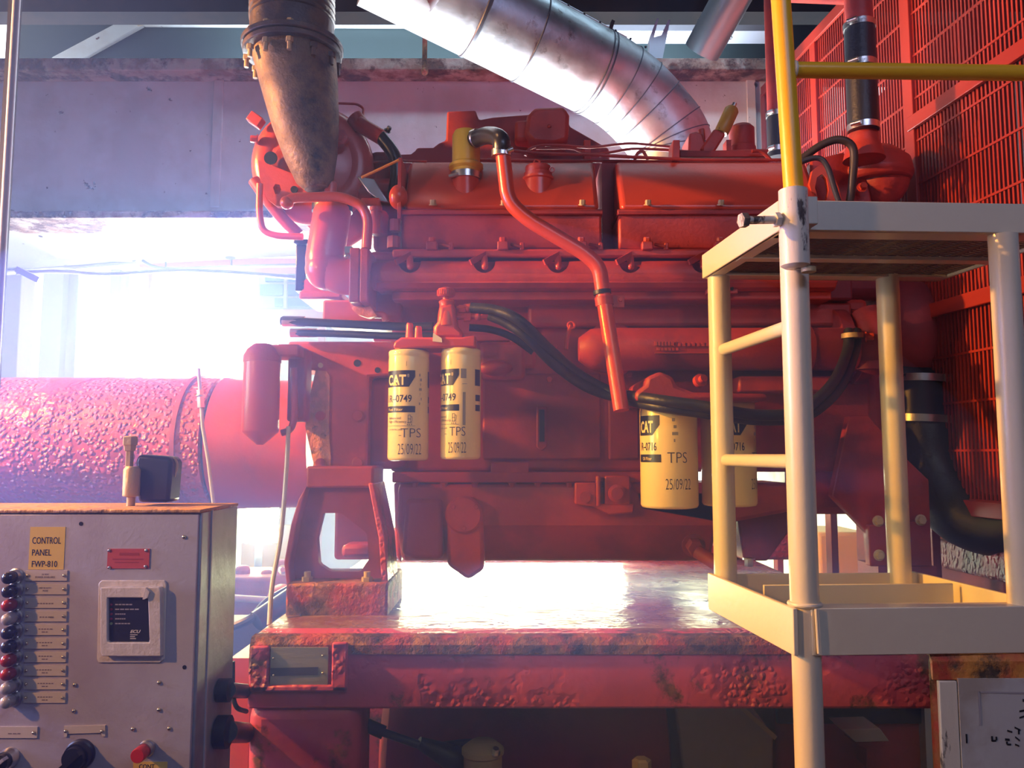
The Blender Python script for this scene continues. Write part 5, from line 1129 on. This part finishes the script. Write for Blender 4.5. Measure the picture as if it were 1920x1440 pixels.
# indicator lamps with name plates
lens = [SMOKE, SMOKE, RLENS, CLENS, SMOKE, SMOKE, RLENS, RLENS, CLENS, CLENS]
inkf = mat('faint_ink', (.22,.16,.14), .5)
for i in range(10):
    py = 1080 + i*25.45; px = 31 - i*.35
    c0 = at(px, py, YC)
    b = B(); b.lathe([(.0125, 0), (.0125, .003), (.0105, .004), (.0105, .012)], c0, (0,-1,0), 24); lb_ = b.build('indicator_lamp', STEEL, k)
    B().lathe([(.0095, .010), (.0098, .020), (.0088, .025), (.005, .0285), (.001, .0295)], c0, (0,-1,0), 24).build('lens', lens[i], lb_)
    q0 = 48 - i*.4; q1 = 125 - i*.35
    pl = B().pbox(q0, py-10, q1, py+9, YC-.0025, YC).build('lamp_nameplate', IVORY, k)
    for sxp in (q0+4, q1-5): B().sphere(at(sxp, py-1, YC-.003), .0026, seg=10, rings=8).build('screw', GOLD, pl)
    if i == 0: pr = [T('24 VDC', 80, 94, py-2, py-5), T('POWER AVAILABLE', 68, 105, py+3.5, py)]
    elif i == 1: pr = [T('UNIT IN AUTO', 74, 98, py-2, py-5), T('MODE', 82, 92, py+3.5, py)]
    else:
        wl = [(72,103),(76,96),(74,98),(70,102),(74,100),(70,98),(72,102),(72,100)][i-2]
        pr = [RR(wl[0]+2*j*2.6, py-(1 if i in (2,3) else 4), min(wl[0]+2*j*2.6+3.6, wl[1]), py+(1.3 if i in (2,3) else -2)) for j in range(6)]
        if i not in (2,3): pr += [RR(80, py+1.5, 86, py+3.5), RR(87.5, py+1.5, 91, py+3.5)]
    flat_print('lettering', pr, YC-.0028, inkf, pl)
# alarm window sealed with putty
yo = thing('tmp', (0,0,0), 'x', 'x'); bpy.data.objects.remove(yo)
b = B(); b.prism([(184, 1094), (190, 1088), (308, 1088), (312, 1095), (308, 1236), (300, 1243), (184, 1243), (181, 1236)], YC-.003, YC); b.build('sealant_bead', SEAL, k, .002)
outer = resample([at(x, y, YC-.014) for x, y in ((188, 1101), (301, 1101), (302, 1231), (188, 1231))], 48)
hole = resample([at(x, y, YC-.014) for x, y in ((201, 1121), (277, 1121), (280, 1205), (201, 1205))], 48)
fr = plate_hole(outer, hole, YC-.014, YC-.002).build('window_frame', SEAL, k, .0015)
wd = B().pbox(199, 1119, 282, 1208, YC-.008, YC-.004).build('alarm_window', BLACK, k)
lines = [('LOW OIL PRESSURE', 216, 249), ('HIGH COOLANT TEMPERATURE', 216, 262), ('OVER SPEED', 216, 236), ('OVER CRANK', 216, 236), ('BATTERY CHARGER', 216, 245)]
Yw = YC-.008
pr = []
for i, (s_, a, c) in enumerate(lines):
    py = 1133.5 + i*8.9
    w_ = (c-a)/5
    pr += [RR(a+j*w_, py-1.1, a+j*w_+w_*.82, py+1.1, Yw) for j in range(5)]
flat_print('indicator_lines', pr, Yw-.0003, mat('grey_ink', (.40,.38,.42), .5), wd)
flat_print('logo_lettering', [T('ECU', 244, 264, 1187, 1181, Yw, .03, .3), RR(244, 1189.5, 258, 1190.8, Yw), RR(244, 1193, 253, 1194.4, Yw), RR(244, 1196.5, 255, 1198, Yw)], Yw-.0003, mat('pale_ink', (.75,.70,.62), .5), wd)
for i in range(5): B().lathe([(.0022, 0), (.0022, .0012), (.001, .002)], at(209, 1133.5+i*8.9, Yw), (0,-1,0), 12).build('status_light', RLENS if i < 4 else mat('green_lens', (.25,.35,.12), .2), wd)
b = B(); b.prism([(267, 1124), (273, 1102), (280, 1110), (276, 1121), (270, 1124)], YC-.019, YC-.014); b.build('torn_flap', SEAL, fr)
# screws and holes
for px, py in ((345, 1007), (298, 1280), (298, 1331), (140, 1284), (138, 1333), (249, 1367), (317, 1366)): B().sphere(at(px, py, YC-.001), .0034, (1,.8,1), seg=12, rings=8).build('screw', GOLD, k)
for px, py in ((152, 982), (346, 1251)): B().lathe([(.0033, 0), (.0033, .0006)], at(px, py, YC), (0,-1,0), 14).build('screw_hole', BLACK, k)
pl = B().pbox(-30, 1363, 69, 1384, YC-.0025, YC).build('switch_nameplate', IVORY, k); B().sphere(at(63, 1374, YC-.003), .0028, seg=10, rings=8).build('screw', GOLD, pl)
flat_print('lettering', [RR(17, 1373.5, 24, 1375.5), RR(26, 1373.5, 33, 1375.5), RR(34.5, 1373.5, 40, 1375.5)], YC-.0028, inkf, pl)
pl = B().prism([(120, 1362), (197, 1360), (197, 1381), (191, 1381), (190, 1374), (126, 1376), (125, 1382), (120, 1382)], YC-.0025, YC).build('switch_nameplate', IVORY, k)
for px in (123, 191): B().sphere(at(px, 1371, YC-.003), .0028, seg=10, rings=8).build('screw', GOLD, pl)
def rotary(px, py, rpx, label, dark):
    c0 = at(px, py, YC); r = m(rpx, YC)
    o = B().lathe([(r*1.1, 0), (r*1.1, .006), (r, .008), (r*.95, .016)], c0, (0,-1,0), 32).build('rotary_switch', BLACK if dark else STEEL, k, label=label)
    b = B(); b.lathe([(r*.82, .015), (r*.80, .026)], c0, (0,-1,0), 28); b.build('knob', BLACK, o)
    b = B(); b.obox(c0+Vector((0,-.028,0)), Vector((.75,0,.66)).normalized()*r*.85, Vector((0,.006,0)), Vector((-.66,0,.75)).normalized()*r*.18); b.build('knob_pointer', BLACK if dark else PANEL, o)
rotary(20, 1419, 16, 'chrome ringed rotary switch', False); rotary(152, 1413, 24, 'large black rotary switch', True)
c0 = at(277, 1402, YC); b = B(); b.lathe([(.013, 0), (.013, .004), (.0115, .006), (.0115, .014)], c0, (0,-1,0), 28); o = b.build('push_button', STEEL, k, label='red push button')
B().lathe([(.0095, .012), (.0112, .020), (.0112, .034), (.010, .036)], c0, (0,-1,0), 28).build('button_cap', REDBTN, o)
cl_ = B().pbox(250, 1428.5, 312, 1480, YC-.0008, YC).build('button_label', YLAB, k, label='yellow label below the push button')
flat_print('lettering', [T('CONT.', 261, 292, 1441, 1432.5)], YC-.0012, INK, cl_)
# glands between cabinet and skid
for i, (py, r_) in enumerate(((1294, .019), (1372, .026))):
    q = thing('cable_gland', at(420, py, 1.40), ('upper black cable gland between cabinet side and skid', 'lower larger black cable gland between cabinet side and skid')[i], 'gland')
    a = at(372, py, 1.40); xg = x1+.002; zg = a.z; xe = xl-.003
    B().lathe([(r_*1.05, 0), (r_*1.05, .02)], (xg, 1.40, zg), (1,0,0), 12).build('nut', RUB, q)
    B().tube([Vector((xg+.015,1.40,zg)), at(425,py,1.47), at(462,py+2,1.64)], r_*.72, 20, rad=.05).build('cable', RUB, q)
q = B(); q.tube([at(436, 1240, 1.55), at(437, 1300, 1.55), at(444, 1326, 1.55), at(462, 1334, 1.6)], .0045, 10, smooth=True); tag(q.build('thin_cable', RUB), 'thin dark cable looping beside the upper cable gland', 'cable')
q = B().box(at(432,1240,1.75).x, at(470,1240,1.75).x, 1.75, 1.9, 0, at(0,1234,1.75).z); tag(q.build('orange_post', ORANGE), 'orange-red plate behind the cable glands left of the skid leg', 'post')

# solenoid fitting on the cabinet top
YZ = 1.42
k = thing('solenoid_valve', at(280, 942, YZ), 'black cube solenoid with a brass fitting standing on top of the cabinet', 'valve')
zc = zt_+.004
b = B(); b.prism([(253, 865), (258, 852), (316, 856), (322, 868), (316, 942), (258, 942)], YZ-.02, YZ+.03); b.build('coil_housing', BLACK, k, .006)
b = B(); xz = at(262, 900, YZ).x; b.lathe([(.007, zc), (.007, zz(930,YZ)), (.014, zz(928,YZ)), (.014, zz(880,YZ)), (.010, zz(874,YZ))], (xz, YZ-.03, 0), (0,0,1), 20); b.build('brass_barrel', TAN, k)
b = B(); xz = at(251, 850, YZ).x; b.lathe([(.007, zz(876,YZ)), (.007, zz(846,YZ)), (.010, zz(845,YZ)), (.011, zz(836,YZ)), (.013, zz(834,YZ)), (.013, zz(820,YZ)), (.010, zz(818,YZ))], (xz, YZ-.015, 0), (0,0,1), 6); b.build('hex_cap', TAN, k)
b = B(); b.tube([at(312, 858, YZ), at(330, 862, YZ), at(332, 875, YZ), at(312, 938, YZ)], .003, 8, rad=.008); b.build('lead_wire', TAN, k)
# ================================================================ VEIL volumes added to stand in for lens bloom and glare
HM = bpy.data.materials.new('thin_lens_veil'); HM.use_nodes = True; nt = HM.node_tree; nt.nodes.remove(nt.nodes['Principled BSDF'])
vs_ = nt.nodes.new('ShaderNodeVolumeScatter'); vs_.inputs['Color'].default_value = (0.34, 0.46, 1.0, 1); vs_.inputs['Density'].default_value = 0.075; vs_.inputs['Anisotropy'].default_value = 0.72
nt.links.new(vs_.outputs[0], nt.nodes['Material Output'].inputs['Volume'])
hz = B().box(-3.15, 3.15, 0.9, 4.85, 0.02, 2.62).build('lens_veil', HM); hz['kind'] = 'stuff'; tag(hz, 'thin bluish scattering volume added for the lens veil around the engine', 'lens_veil')

HN = HM.copy(); HN.name = 'violet_veil'; v2 = [n for n in HN.node_tree.nodes if n.type == 'VOLUME_SCATTER'][0]
v2.inputs['Color'].default_value = (0.10, 0.18, 1.0, 1); v2.inputs['Density'].default_value = 0.95; v2.inputs['Anisotropy'].default_value = 0.3
ms = B().sphere((-0.35, 1.66, 1.22), 1.0, (1.45, 0.44, 0.80), 48, 24).build('violet_veil', HN); ms['kind'] = 'stuff'; tag(ms, 'denser bluish violet scattering volume added for the lens veil, lower left of the engine', 'violet_veil')  # dense ellipsoid added to make the violet veil
